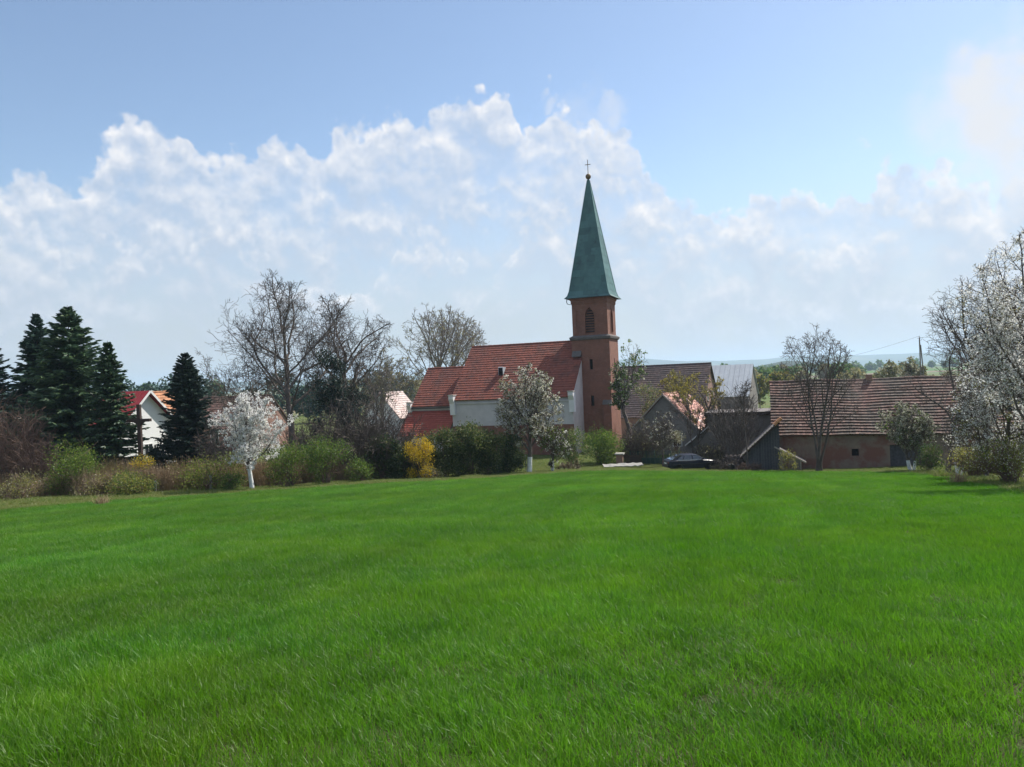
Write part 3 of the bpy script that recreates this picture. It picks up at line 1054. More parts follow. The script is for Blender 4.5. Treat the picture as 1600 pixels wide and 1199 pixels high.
def build_church():
    Yc = 92.0
    C = at(951.5, 525, Yc)
    gz = Gf(C.x, C.y)
    t = thing('church', 'red brick village church with tall pointed green copper spire and red tiled roof', 'church', (C.x, C.y, gz), R(-20.4))
    s = 4.64
    zt = at(947, 463, Yc).z - gz        # spire eaves
    zs = at(951.5, 524, Yc).z - gz      # string course
    # tower walls (lower stage slightly wider)
    lo = MB().box(-s - 0.02, 0.02, -0.02, s + 0.02, -0.8, zs).build('tower_wall', M['brick_red'], t)
    c = MB()
    for z in (zs - 4.0, zs - 8.4):
        for (cx,) in ((-s * 0.50,),):
            c.box(cx - 0.20, cx + 0.20, -0.3, 0.45, z, z + 1.25)
        c.box(-0.45, 0.3, s * 0.5 - 0.20, s * 0.5 + 0.20, z, z + 1.25)
    cut(lo, c)
    for z in (zs - 4.0, zs - 8.4):
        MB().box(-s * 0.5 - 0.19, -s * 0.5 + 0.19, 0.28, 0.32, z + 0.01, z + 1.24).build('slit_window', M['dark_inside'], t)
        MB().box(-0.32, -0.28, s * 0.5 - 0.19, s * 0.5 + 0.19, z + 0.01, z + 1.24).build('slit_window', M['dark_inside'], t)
    up = MB().box(-s + 0.14, -0.14, 0.14, s - 0.14, zs, zt).build('belfry_wall', M['brick_red'], t)
    c = MB()
    ap = arch_poly(-s / 2, zs + 0.45, 1.15, 3.1)
    c.prism([(x, -0.3, z) for x, z in ap], (0, 0.75, 0))
    c.prism([(0.3, -x, z) for x, z in ap], (-0.75, 0, 0))
    c.prism([(-s - 0.3, -x, z) for x, z in ap], (0.75, 0, 0))
    # corner panels recessed like pilaster fields
    c.box(-s + 0.62, -s + 1.02, -0.1, 0.24, zs + 0.9, zs + 3.2)
    cut(up, c)
    for k in range(2):
        fr = MB()
        op = arch_poly(-s / 2, zs + 0.40, 1.45, 3.4)
        ip = arch_poly(-s / 2, zs + 0.45, 1.15, 3.1)
        n = len(op)
        V = []
        for P2, d in ((op, 0.138), (op, 0.09), (ip, 0.09), (ip, 0.138)):
            for x, z in P2:
                V.append((x, d, z) if k == 0 else (-d, -x, z))
        F = []
        for r in range(3):
            for i in range(n):
                j = (i + 1) % n
                F.append((r * n + i, r * n + j, (r + 1) * n + j, (r + 1) * n + i))
        fr.add(V, F)
        w = fr.build('belfry_window', M['brick_red'], t)
        for i in range(9):
            z = zs + 0.55 + i * 0.31
            half = 0.56 if z < zs + 2.5 else max(0.1, 0.56 - (z - zs - 2.5) * 0.55)
            if k == 0:
                MB().obox((-s / 2 - half, 0.34, z), (2 * half, 0, 0), (0, 0.18, 0.14), (0, -0.02, 0.03)).build('slat', M['louvre'], w)
            else:
                MB().obox((-0.34, s / 2 - half, z), (0, 2 * half, 0), (-0.18, 0, 0.14), (0.02, 0, 0.03)).build('slat', M['louvre'], w)
        if k == 0:
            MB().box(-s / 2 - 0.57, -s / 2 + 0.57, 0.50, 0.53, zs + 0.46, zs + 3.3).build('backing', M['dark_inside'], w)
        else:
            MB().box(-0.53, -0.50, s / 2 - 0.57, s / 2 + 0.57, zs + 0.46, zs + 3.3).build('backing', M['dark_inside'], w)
    # string course: sloping ledge round the tower
    mb = MB()
    def ring(a, z):
        return [(-s - a, -a, z), (a, -a, z), (a, s + a, z), (-s - a, s + a, z)]
    V = ring(0.03, zs - 0.42) + ring(0.20, zs - 0.30) + ring(0.24, zs - 0.06) + ring(-0.12, zs + 0.16)
    F = [(r * 4 + i, r * 4 + (i + 1) % 4, r * 4 + 4 + (i + 1) % 4, r * 4 + 4 + i) for r in range(3) for i in range(4)]
    mb.add(V, F + [(0, 1, 2, 3), (12, 13, 14, 15)]).build('string_course', M['slate_ledge'], t)
    # brick cornice under the spire
    mb = MB()
    V = ring(-0.135, zt - 0.75) + ring(-0.05, zt - 0.62) + ring(-0.05, zt - 0.30) + ring(0.06, zt - 0.18) + ring(0.06, zt + 0.02)
    F = [(r * 4 + i, r * 4 + (i + 1) % 4, r * 4 + 4 + (i + 1) % 4, r * 4 + 4 + i) for r in range(4) for i in range(4)]
    mb.add(V, F + [(0, 1, 2, 3), (16, 17, 18, 19)]).build('cornice', M['brick_red'], t)
    # buttress with sloped cap at the free corner
    bt = zs - at(951, 524, Yc).z + at(951, 632, Yc).z
    MB().box(-0.95, 0.025, -0.42, -0.02, -0.8, bt).build('buttress', M['brick_red'], t)
    MB().prism([(-1.05, -0.50, bt), (-1.05, -0.021, bt), (-1.05, -0.021, bt + 0.55)], (1.10, 0, 0)).build('buttress_cap', M['slate_ledge'], t)
    # spire of copper sheets: tapered courses, slightly flared at the foot
    tip = at(921, 279, Yc + 2.2).z - gz
    prof = [(2.85, 0.0), (2.55, 0.32), (2.36, 0.9)]
    H = tip - zt
    n = 16
    for i in range(1, n + 1):
        f = i / n
        prof.append((2.36 * (1 - f) + 0.10 * f, 0.9 + (H - 0.9) * f))
    cx, cy = -s / 2, s / 2
    body = MB()
    sheets = []
    def pt(r, a, z):
        return (cx + r * a[0], cy + r * a[1], zt + z)
    for i in range(len(prof) - 1):
        (r0, z0), (r1, z1) = prof[i], prof[i + 1]
        cols = 4 if r0 > 1.6 else (3 if r0 > 0.9 else 2 if r0 > 0.4 else 1)
        lip = 0.016
        for k in range(4):
            A = [(-1, -1), (1, -1), (1, 1), (-1, 1)]
            p, q = np.array(A[k]), np.array(A[(k + 1) % 4])
            for j in range(cols):
                off = (0.5 / cols) * (i % 2) if cols > 1 else 0
                u0 = max(0, j / cols + (off if j > 0 else 0))
                u1 = min(1, (j + 1) / cols + (off if j < cols - 1 else 0))
                a0, a1 = p + (q - p) * u0, p + (q - p) * u1
                V = [pt(r0 + lip, a0, z0), pt(r0 + lip, a1, z0), pt(r1, a1, z1), pt(r1, a0, z1)]
                sheets.append(V + [pt(r0 + lip - 0.03, a0, z0), pt(r0 + lip - 0.03, a1, z0)])
    ringv = [[pt(r - 0.02, a, z) for a in ((-1, -1), (1, -1), (1, 1), (-1, 1))] for r, z in prof]
    for q0, q1 in zip(ringv[:-1], ringv[1:]):
        body.add(q0 + q1, [(k, (k + 1) % 4, (k + 1) % 4 + 4, k + 4) for k in range(4)])
    spo = body.build('spire', M['copper'], t)
    for V in sheets:
        MB().add(V, [(0, 1, 2, 3), (4, 5, 1, 0), (5, 2, 1), (4, 0, 3)]).build('copper_sheet', M['copper'], spo)
    MB().box(cx - 2.84, cx + 2.84, cy - 2.84, cy + 2.84, zt + 0.003, zt + 0.05).build('soffit', M['wood_brown'], spo)
    for k in range(4):
        A = [(-1, -1), (1, -1), (1, 1), (-1, 1)][k]
        MB().tube([pt(r + 0.02, A, z) for r, z in prof], [0.045] * len(prof), 6).build('hip_roll', M['copper'], spo)
    MB().lathe([(0.22, tip - 2.6 - zt + zt), (0.16, tip - 1.0), (0.10, tip + 0.15)], 10, (cx, cy, 0)).build('spire_cap', M['lead'], t)
    ball = [(0.34 * math.sin(a), tip + 0.42 - 0.36 * math.cos(a)) for a in np.linspace(0.15, math.pi - 0.1, 10)]
    MB().lathe(ball, 16, (cx, cy, 0)).build('ball', M['gilt'], t, smooth=True)
    cr = MB()
    zb = tip + 0.75
    cr.box(cx - 0.035, cx + 0.035, cy - 0.03, cy + 0.03, zb, zb + 1.75)
    cr.box(cx - 0.36, cx + 0.36, cy - 0.028, cy + 0.028, zb + 1.12, zb + 1.19)
    cr.build('cross', M['gilt'], t)
    # hook-shaped bracket below the left spire eaves
    MB().tube([(-s - 0.35, -0.1, zt - 0.02), (-s - 0.42, -0.1, zt - 0.35), (-s - 0.30, -0.1, zt - 0.62), (-s + 0.05, -0.05, zt - 0.70)], 0.05, 6).build('gutter_pipe', M['lead'], t)

    # nave
    xg, hw, yc = -3.5, 7.0, s / 2
    ze = at(893, 618, 89.5).z - gz
    zr = at(890, 534, 94.0).z - gz
    xl = xg - 15.3
    w = gable_walls(t, 'nave_wall', xl, xg, yc, hw, ze, zr - 0.15, M['plaster_grey'])
    gable_roof(t, xl, xg, yc, hw, ze + 0.05, zr, M['tile_red'], 0.35, 0.06, 0.26, 0.42, 21)
    MB().box(xl - 0.02, xg + 0.05, yc - hw - 0.06, yc - hw - 0.004, -0.6, ze - 3.3).build('plinth', M['brick_red'], t)
    MB().box(xl + 0.4, xg - 0.4, yc - hw - 0.14, yc - hw - 0.004, ze - 0.62, ze - 0.42).build('eaves_cornice', M['plaster_grey'], t)
    # kneelers: white shouldered blocks at the eaves corners
    for x in (xg - 0.35, xl - 0.15):
        k = MB()
        y0 = yc - hw
        k.prism([(x, y0 - 0.32, ze - 1.9), (x, y0 + 0.3, ze - 1.9), (x, y0 + 0.3, ze + 0.45), (x, y0 - 0.72, ze + 0.45), (x, y0 - 0.72, ze + 0.05), (x, y0 - 0.42, ze - 0.5)], (0.62, 0, 0))
        kk = k.build('kneeler', M['plaster_white'], t)
        MB().box(x - 0.06, x + 0.68, y0 - 0.80, y0 + 0.3, ze + 0.452, ze + 0.56).build('cap_stone', M['stone'], kk)
    # ledge where the nave gable meets the tower
    MB().prism([(xg + 0.02, -0.55, zr - 1.9), (xg + 0.02, -0.025, zr - 1.9), (xg + 0.02, -0.025, zr - 1.2)], (-1.1, 0, 0)).build('roof_flashing', M['slate_ledge'], t)
    # small roof hatch
    pitch = math.atan2(zr - ze, hw)
    hy = yc - hw * 0.55
    hz = ze + (hw * 0.45) * math.tan(pitch) + 0.1
    hx = xg - 10.1
    d = MB()
    d.prism([(hx, hy - 0.45, hz - 0.42), (hx, hy + 0.75, hz + 0.65), (hx, hy - 0.40, hz + 0.72), (hx, hy - 0.50, hz + 0.68)], (0.62, 0, 0))
    do = d.build('roof_hatch', M['metal_pale'], t)
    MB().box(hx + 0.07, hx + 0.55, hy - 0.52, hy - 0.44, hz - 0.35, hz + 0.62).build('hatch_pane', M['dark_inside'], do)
    # chancel
    xc1, hc = xl, 4.9
    xc0 = xl - 6.6
    zec = at(660, 634, 98).z - gz
    zrc = at(690, 577, 103).z - gz
    gable_walls(t, 'chancel_wall', xc0, xc1, yc, hc, zec, zrc - 0.12, M['plaster_grey'])
    gable_roof(t, xc0, xc1 - 0.02, yc, hc, zec + 0.04, zrc, M['tile_red'], 0.3, 0.0, 0.26, 0.42, 22)
    MB().box(xc0 - 0.02, xc1 - 0.02, yc - hc - 0.40, yc - hc - 0.33, zec - 0.42, zec - 0.26).build('gutter', M['lead'], t)
    k = MB()
    y0 = yc - hc
    k.prism([(xc0 - 0.5, y0 - 0.3, zec - 1.7), (xc0 - 0.5, y0 + 0.3, zec - 1.7), (xc0 - 0.5, y0 + 0.3, zec + 0.4), (xc0 - 0.5, y0 - 0.62, zec + 0.4), (xc0 - 0.5, y0 - 0.62, zec), (xc0 - 0.5, y0 - 0.4, zec - 0.5)], (0.55, 0, 0))
    kk = k.build('kneeler', M['plaster_white'], t)
    MB().box(xc0 - 0.55, xc0 + 0.10, y0 - 0.68, y0 + 0.3, zec + 0.402, zec + 0.50).build('cap_stone', M['stone'], kk)
    # sacristy with a single slope of bright tiles below the chancel eaves
    zs1 = zec - 0.75
    yS1, yS0 = y0 - 0.02, y0 - 3.4
    zs0 = zs1 - 2.9
    MB().prism([(xc0 - 0.1, yS1, -0.6), (xc0 - 0.1, yS0 + 0.2, -0.6), (xc0 - 0.1, yS0 + 0.2, zs0 + 0.1), (xc0 - 0.1, yS1, zs1 - 0.06)], (xc1 - xc0 - 0.3, 0, 0)).build('sacristy_wall', M['plaster_grey'], t)
    ln = math.hypot(yS1 - yS0, zs1 - zs0)
    upv = np.array((0, (yS1 - yS0) / ln, (zs1 - zs0) / ln))
    nr = np.array((0, -upv[2], upv[1]))
    rr = MB().obox(np.array((xc0 - 0.45, yS0, zs0)), (xc1 - xc0 + 0.25, 0, 0), upv * ln, nr * 0.08).build('sacristy_roof', M['tile_bright'], t)
    tile_course('roof_tiles', rr, np.array((xc0 - 0.45, yS0, zs0)) + nr * 0.08, (1, 0, 0), upv, xc1 - xc0 + 0.25, ln, 0.24, 0.36, M['tile_bright'], 5)
    window(t, (xc0 + xc1) / 2, 1.0, 0.9, 1.3, ('y', yS0 + 0.2, -1), name='sacristy_window')


build_church()


# ------------------------------------------------------------------ houses and farm buildings
def gable_house(name, label, cat, p, rz, L, hw, eave, ridge, wall, roof, tw=0.26, course=0.40, ov=0.35, gov=0.2, seed=0, wins=(), chimney=None, x0=None, roof_name=None):
    t = thing(name, label, cat, p, rz)
    x0 = -L if x0 is None else x0
    gable_walls(t, 'wall', x0, x0 + L, 0, hw, eave, ridge - 0.1, wall)
    gable_roof(t, x0, x0 + L, 0, hw, eave + 0.02, ridge, roof, ov, gov, tw, course, seed)
    for (x, z, w, h, face) in wins:
        window(t, x, z, w, h, face)
    if chimney:
        cx, cy, cz = chimney
        ch = MB().box(cx - 0.3, cx + 0.3, cy - 0.3, cy + 0.3, cz - 1.6, cz).build('chimney', M['brick_old'], t)
        MB().box(cx - 0.37, cx + 0.37, cy - 0.37, cy + 0.37, cz + 0.002, cz + 0.12).build('chimney_cap', M['concrete'], ch)
    return t


def build_left_houses():
    # white house with its gable turned to the right and red sheet roof
    ap = at(228, 612, 76)
    rz = R(-17.5)
    b = Vector((ap.x, ap.y, Gf(ap.x, ap.y)))
    zr = ap.z - b.z
    hw = 3.7
    ze = zr - 3.3
    t = thing('white_house', 'white house with plain gable and red sheet roof behind the wooden cross', 'house', b, rz)
    # local x along the ridge (towards the gable), gable at x = 0
    gable_walls(t, 'wall', -10, 0, 0, hw, ze, zr - 0.1, M['plaster_white'])
    pitch = math.atan2(zr - ze, hw)
    for s in (-1, 1):
        upv = np.array((0, -s * math.cos(pitch), math.sin(pitch)))
        nr = np.array((0, s * math.sin(pitch), math.cos(pitch)))
        L = hw / math.cos(pitch) + 0.45
        e = np.array((-10.3, s * (hw + 0.45 * math.cos(pitch)), ze - 0.45 * math.sin(pitch)))
        r = MB().obox(e, (10.85, 0, 0), upv * L, nr * 0.09).build('roof', M['red_sheet'], t)
        for i in range(22):
            MB().obox(e + np.array((0.2 + i * 0.49, 0, 0)) + nr * 0.091, (0.04, 0, 0), upv * L, nr * 0.035).build('seam', M['red_sheet'], r)
        MB().obox(e + np.array((10.855, 0, 0)) - nr * 0.10, (0.03, 0, 0), upv * L, nr * 0.22).build('verge_board', M['white_paint'], r)
    window(t, 0, 1.1, 1.0, 1.2, ('x', 0.0, 1))
    # orange roof house behind
    rp = at(258, 614, 96)
    b = Vector((rp.x, rp.y, Gf(rp.x, rp.y)))
    zr = rp.z - b.z
    gable_house('orange_roof_house', 'house with orange tiled roof just behind the white gable', 'house', b, R(24), 6.4, 4.4, zr - 4.3, zr, M['plaster_white'], M['tile_orange'], 0.3, 0.5, x0=-3.6, seed=31,
                wins=((0, 1.0, 1.1, 1.3, ('y', -4.4, -1)), (2.0, 1.0, 0.9, 1.3, ('y', -4.4, -1))))
    # brown house glimpsed behind the blossoming cherry
    rp = at(352, 622, 99)
    b = Vector((rp.x, rp.y, Gf(rp.x, rp.y)))
    zr = rp.z - b.z
    gable_house('brown_house', 'brownish house with dull red roof half hidden by the bare trees', 'house', b, R(-14), 11, 4.2, zr - 3.6, zr, M['brick_old'], M['tile_old'], 0.3, 0.45, x0=-4.5, seed=32,
                wins=((-2.0, 1.0, 1.0, 1.3, ('y', -4.2, -1)), (1.2, 1.0, 1.0, 1.3, ('y', -4.2, -1)), (4.2, 1.0, 1.0, 1.3, ('y', -4.2, -1))))
    # pale house left of the chancel, its bright slope facing right
    ap = at(594, 616, 104)
    b = Vector((ap.x, ap.y, Gf(ap.x, ap.y)))
    zr = ap.z - b.z
    gable_house('pale_roof_house', 'low house with pale patchy tiled roof left of the church', 'house', b, R(-20 + 90 - 12), 4.5, 3.2, zr - 3.2, zr, M['plaster_white'], M['tile_pale'], 0.28, 0.4, x0=0, seed=33)


build_left_houses()


def build_barn():
    p0 = base(1212, 66.5)
    rz = R(-19)
    t = thing('brick_barn', 'long low barn with weathered brown tiled roof behind the multi-stemmed tree', 'barn', p0, rz)
    ze = at(1212, 677, 66.5).z - p0.z
    hw = 5.0
    zr = at(1222, 598, 71.2).z - p0.z
    L = 20.0
    # local y grows away from the camera; front wall at y = 0
    mb = MB()
    mb.prism([(0, 0, -0.8), (0, 2 * hw, -0.8), (0, 2 * hw, ze), (0, hw, zr - 0.12), (0, 0, ze)], (L, 0, 0))
    w = mb.build('wall', M['plaster_barn'], t)
    c = MB()
    c.box(6.1, 6.65, -0.3, 0.5, 1.15, 1.75)
    c.box(9.0, 11.6, -0.3, 0.5, -0.2, 2.05)
    c.box(15.0, 15.6, -0.3, 0.5, 1.2, 1.8)
    cut(w, c)
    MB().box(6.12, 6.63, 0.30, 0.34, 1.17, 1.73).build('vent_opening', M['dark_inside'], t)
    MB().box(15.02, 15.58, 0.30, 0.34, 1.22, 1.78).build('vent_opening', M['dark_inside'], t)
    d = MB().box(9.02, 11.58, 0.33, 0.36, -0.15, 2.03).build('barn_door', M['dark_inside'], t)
    for i in range(10):
        x = 9.03 + i * 0.256
        MB().box(x, x + 0.244, 0.20 + 0.006 * (i % 3), 0.322, -0.15, 2.0 - 0.01 * (i % 4)).build('plank', M['wood_grey'], d)
    for z in (0.35, 1.6):
        MB().box(9.06, 11.55, 0.165, 0.198, z, z + 0.14).build('ledge_board', M['wood_grey'], d)
    MB().box(8.85, 11.75, -0.03, 0.3, 2.052, 2.22).build('lintel', M['brick_old'], t)
    pitch = math.atan2(zr - ze, hw)
    for s in (-1, 1):
        upv = np.array((0, -s * math.cos(pitch), math.sin(pitch)))
        nr = np.array((0, s * math.sin(pitch), math.cos(pitch)))
        ov = 0.42
        Ls = hw / math.cos(pitch) + ov
        e = np.array((-0.25, hw + s * (hw + ov * math.cos(pitch)), ze - ov * math.sin(pitch)))
        r = MB().obox(e, (L + 0.5, 0, 0), upv * Ls, nr * 0.09).build('roof', M['tile_old'], t)
        tile_course('roof_tiles', r, e + nr * 0.09, (1, 0, 0), upv, L + 0.5, Ls, 0.23, 0.37, M['tile_old'], 40 + s, lift=0.075)
        if s == -1:
            for i in range(0, 50):
                MB().obox(e + np.array((0.05 + i * 0.42, 0.10, 0.04)), (0.08, 0, 0), upv * 0.4, nr * -0.12).build('rafter_end', M['wood_brown'], r)
    ridge_caps('ridge_tiles', t, (-0.3, hw, zr + 0.12), (L + 0.3, hw, zr + 0.12), M['tile_old'], 0.14, 0.4)
    MB().box(7.9, 8.4, hw - 0.2, hw + 0.3, zr - 0.1, zr + 0.45).build('chimney', M['brick_old'], t)
    # old roof: the ridge sags and the courses wave a little
    for o in list(bpy.data.objects):
        q = o
        while q.parent is not None:
            q = q.parent
        if q is t and o.type == 'MESH' and o.name.split('.')[0] in ('roof', 'roof_tiles', 'ridge_tiles', 'rafter_end'):
            me = o.data
            co = np.empty(len(me.vertices) * 3, np.float32)
            me.vertices.foreach_get('co', co)
            co = co.reshape(-1, 3)
            x, y = co[:, 0], co[:, 1]
            k = np.clip(1 - np.abs(y - hw) / (hw + 0.5), 0, 1)
            co[:, 2] += k * (-0.16 * np.sin(np.pi * np.clip(x / L, 0, 1)) - 0.05 * np.sin(x * 0.9 + 1)) + 0.025 * np.sin(x * 1.3 + y * 0.8)
            me.vertices.foreach_set('co', co.ravel())
            me.update()


build_barn()


def build_shed():
    rz = R(-19)
    p = base(1166, 65.0)
    t = thing('plank_shed', 'dark plank shed with sloping roof leaning towards the brick barn', 'shed', p, rz)
    W = 2.75
    z0 = at(1158, 709, 65.0).z - p.z
    z1 = at(1207, 661, 64.0).z - p.z
    n = 13
    for i in range(n):
        x = i * W / n
        za = z0 + (z1 - z0) * (x / W)
        zb = z0 + (z1 - z0) * ((x + W / n) / W)
        j = 0.012 * ((i * 7) % 3)
        MB().prism([(x + 0.008, j, -0.3), (x + W / n - 0.006, j, -0.3), (x + W / n - 0.006, j, zb - 0.06), (x + 0.008, j, za - 0.06)], (0, 0.025, 0)).build('plank', M['wood_grey'], t)
    MB().prism([(0, 0.06, -0.3), (W, 0.06, -0.3), (W, 0.06, z1 - 0.1), (0, 0.06, z0 - 0.1)], (0, 5.8, 0)).build('shed_wall', M['plaster_dirty'], t)
    d = np.array((W + 0.5, 0, (z1 - z0) * (W + 0.5) / W))
    o = np.array((-0.42, -0.30, z0 - 0.42 * (z1 - z0) / W))
    r = MB().obox(o, d, (0, 6.4, 0), (-0.05, 0, 0.08)).build('roof', M['felt'], t)
    MB().obox(o + np.array((0, -0.045, -0.10)), d, (0, 0.04, 0), (-0.05, 0, 0.17)).build('verge_board', M['wood_brown'], r)
    # mossy clods along the verge, then the two bright tiles at its top
    rng = np.random.default_rng(2)
    ln = np.linalg.norm(d)
    u = d / ln
    for k in range(2):
        MB().tube([o + u * (ln - 0.55 + k * 0.36) + np.array((-0.05, 0.0, 0.14)), o + u * (ln - 0.12 + k * 0.36) + np.array((-0.05, 0.0, 0.15))], [0.17, 0.14], 8).build('ridge_tile', M['tile_orange'], t)
    mv = []
    for k in range(14):
        q = o + u * (0.3 + k * 0.27) + np.array((0, -0.03, 0.12))
        s = rng.uniform(0.05, 0.10)
        MB().lathe([(s * 0.9, 0), (s, s * 0.4), (s * 0.5, s * 0.9)], 6, q).build('moss_clump', M['hedge_dark'], r)

    # low lean-to at the barn's left corner
    p = base(1212, 64.3)
    t = thing('lean_to', 'small rendered lean-to with pale sloping rafter at the barn corner', 'shed', p, rz)
    h0, h1, w = 2.05, 0.95, 2.0
    MB().prism([(0.02, 0, -0.3), (w, 0, -0.3), (w, 0, h1), (0.02, 0, h0)], (0, 1.5, 0)).build('wall', M['plaster_dirty'], t)
    MB().obox((-0.05, -0.12, h0 + 0.01), (w + 0.45, 0, (h1 - h0) * (w + 0.45) / w), (0, 1.75, 0), (0.03, 0, 0.06)).build('roof', M['felt'], t)
    MB().obox((-0.05, -0.17, h0 - 0.05), (w + 0.45, 0, (h1 - h0) * (w + 0.45) / w), (0, 0.046, 0), (0.04, 0, 0.10)).build('rafter', M['wood_pale'], t)
    MB().box(w - 0.06, w + 0.04, -0.10, -0.004, -0.3, h1 - 0.02).build('post', M['wood_pale'], t)

    # flat roofed building behind the shed
    p = base(1150, 76.0)
    t = thing('flat_roof_outbuilding', 'grey outbuilding with flat roof and dark fascia behind the plank shed', 'outbuilding', p, rz)
    zf = at(1150, 645, 76).z - p.z
    Wd = 7.0
    MB().box(-2.6, Wd, 0, 6, -0.5, zf).build('wall', M['plaster_dirty'], t)
    f = MB().box(-2.8, Wd + 0.2, -0.25, 6.3, zf + 0.002, zf + 0.06).build('roof', M['felt'], t)
    MB().box(-2.85, Wd + 0.25, -0.32, -0.252, zf - 0.28, zf + 0.04).build('fascia', M['wood_brown'], f)
    cx = 3.8
    ch = MB().box(cx - 0.35, cx + 0.35, 0.6, 1.2, zf - 0.1, zf + 0.95).build('chimney', M['concrete'], t)
    MB().box(cx - 0.42, cx + 0.42, 0.53, 1.27, zf + 0.952, zf + 1.08).build('chimney_cap', M['lead'], ch)


build_shed()


def build_mid_buildings():
    # large barn with dark roof, brick gable turned to the right
    ap = at(1108, 569, 112)
    b = Vector((ap.x, ap.y, Gf(ap.x, ap.y)))
    zr = ap.z - b.z
    t = gable_house('dark_roof_barn', 'big barn with dark tiled roof and brick gable beyond the willows', 'barn', b, R(-24), 19, 7.6, zr - 7.0, zr, M['brick_old'], M['tile_dark'], 0.3, 0.45, seed=51, gov=0.3)
    window(t, -2.2, zr - 5.2, 0.9, 1.2, ('x', 0.0, 1))
    window(t, 1.8, zr - 5.2, 0.9, 1.2, ('x', 0.0, 1))
    # sheet metal roof behind it
    rp = at(1138, 571, 128)
    b = Vector((rp.x, rp.y, Gf(rp.x, rp.y)))
    zr = rp.z - b.z
    t = thing('metal_roof_hall', 'farm hall with pale sheet metal roof beyond the brick gable', 'hall', b, R(-24))
    hw, x0, L = 6.5, -6.0, 9.8
    ze = zr - 4.9
    gable_walls(t, 'wall', x0, x0 + L, 0, hw, ze, zr - 0.1, M['plaster_dirty'])
    pitch = math.atan2(zr - ze, hw)
    for s in (-1, 1):
        upv = np.array((0, -s * math.cos(pitch), math.sin(pitch)))
        nr = np.array((0, s * math.sin(pitch), math.cos(pitch)))
        Ls = hw / math.cos(pitch) + 0.3
        e = np.array((x0 - 0.2, s * (hw + 0.3 * math.cos(pitch)), ze - 0.3 * math.sin(pitch)))
        r = MB().obox(e, (L + 0.4, 0, 0), upv * Ls, nr * 0.08).build('roof', M['metal_pale'], t)
        for i in range(13):
            MB().obox(e + np.array((0.2 + i * 0.8, 0, 0)) + nr * 0.081, (0.06, 0, 0), upv * Ls, nr * 0.05).build('sheet_seam', M['metal_pale'], r)
    # cottage with faded roof, dark gable to the front, bright slope to the right
    ap = at(1036, 618, 85)
    b = Vector((ap.x, ap.y, Gf(ap.x, ap.y)))
    zr = ap.z - b.z
    t = thing('faded_roof_cottage', 'low cottage with faded pink tiled slope and dark front gable behind the black car', 'cottage', b, R(-27 + 90))
    hw = 4.1
    gable_walls(t, 'wall', 0, 9.5, 0, hw, zr - 4.2, zr - 0.1, M['plaster_dirty'])
    gable_roof(t, 0, 9.5, 0, hw, zr - 4.15, zr, M['tile_pink'], 0.35, 0.25, 0.28, 0.42, 61)
    window(t, -1.4, 1.0, 0.9, 1.1, ('x', 0.0, -1))
    window(t, 1.2, 1.0, 0.9, 1.1, ('x', 0.0, -1))
    for s in (-1, 1):
        pitch = math.atan2(4.15, hw)
        upv = np.array((0, -s * math.cos(pitch), math.sin(pitch)))
        e = np.array((-0.31, s * (hw + 0.35 * math.cos(pitch)), zr - 4.15 - 0.35 * math.sin(pitch)))
        MB().obox(e, (0.03, 0, 0), upv * (hw / math.cos(pitch) + 0.3), (0, 0, 0.2)).build('verge_board', M['wood_pale'], t)
    # small annexe right of the cottage with pale verge
    ap = at(1112, 664, 81)
    b = Vector((ap.x, ap.y, Gf(ap.x, ap.y)))
    zr = ap.z - b.z
    t = thing('cottage_annexe', 'small annexe with corrugated sheet slope and pale verge right of the cottage', 'shed', b, R(-22 + 90))
    hw = 2.6
    gable_walls(t, 'wall', 0, 5, 0, hw, zr - 2.1, zr - 0.1, M['plaster_dirty'])
    pitch = math.atan2(2.05, hw)
    for s in (-1, 1):
        upv = np.array((0, -s * math.cos(pitch), math.sin(pitch)))
        nr = np.array((0, s * math.sin(pitch), math.cos(pitch)))
        Ls = hw / math.cos(pitch) + 0.3
        e = np.array((-0.25, s * (hw + 0.3 * math.cos(pitch)), zr - 2.05 - 0.3 * math.sin(pitch)))
        r = MB().obox(e, (5.4, 0, 0), upv * Ls, nr * 0.06).build('roof', M['felt'] if s > 0 else M['concrete'], t)
        MB().obox(e + np.array((-0.045, 0, 0)), (0.04, 0, 0), upv * Ls, (0, 0, 0.16)).build('verge_board', M['white_paint'], r)
        for i in range(9):
            MB().obox(e + np.array((0.3 + i * 0.55, 0, 0)) + nr * 0.061, (0.12, 0, 0), upv * Ls, nr * 0.05).build('corrugation', M['metal_pale'], r)


build_mid_buildings()

# ------------------------------------------------------------------ vegetation builders
def tubes(P0, P1, R0, R1, n=3):
    P0, P1 = np.asarray(P0, float), np.asarray(P1, float)
    R0, R1 = np.asarray(R0, float), np.asarray(R1, float)
    d = P1 - P0
    d /= np.maximum(np.linalg.norm(d, axis=1), 1e-9)[:, None]
    a = np.where(np.abs(d[:, :1]) < 0.8, np.array([[1.0, 0, 0]]), np.array([[0, 1.0, 0]]))
    u = np.cross(d, a)
    u /= np.linalg.norm(u, axis=1)[:, None]
    w = np.cross(d, u)
    t = np.arange(n) * 2 * np.pi / n
    ring = np.cos(t)[None, :, None] * u[:, None, :] + np.sin(t)[None, :, None] * w[:, None, :]
    V = np.concatenate([P0[:, None] + ring * R0[:, None, None], P1[:, None] + ring * R1[:, None, None]], 1).reshape(-1, 3)
    b = np.arange(len(P0))[:, None] * 2 * n
    F = np.concatenate([b + np.array([[k, (k + 1) % n, (k + 1) % n + n, k + n]]) for k in range(n)])
    return V, F


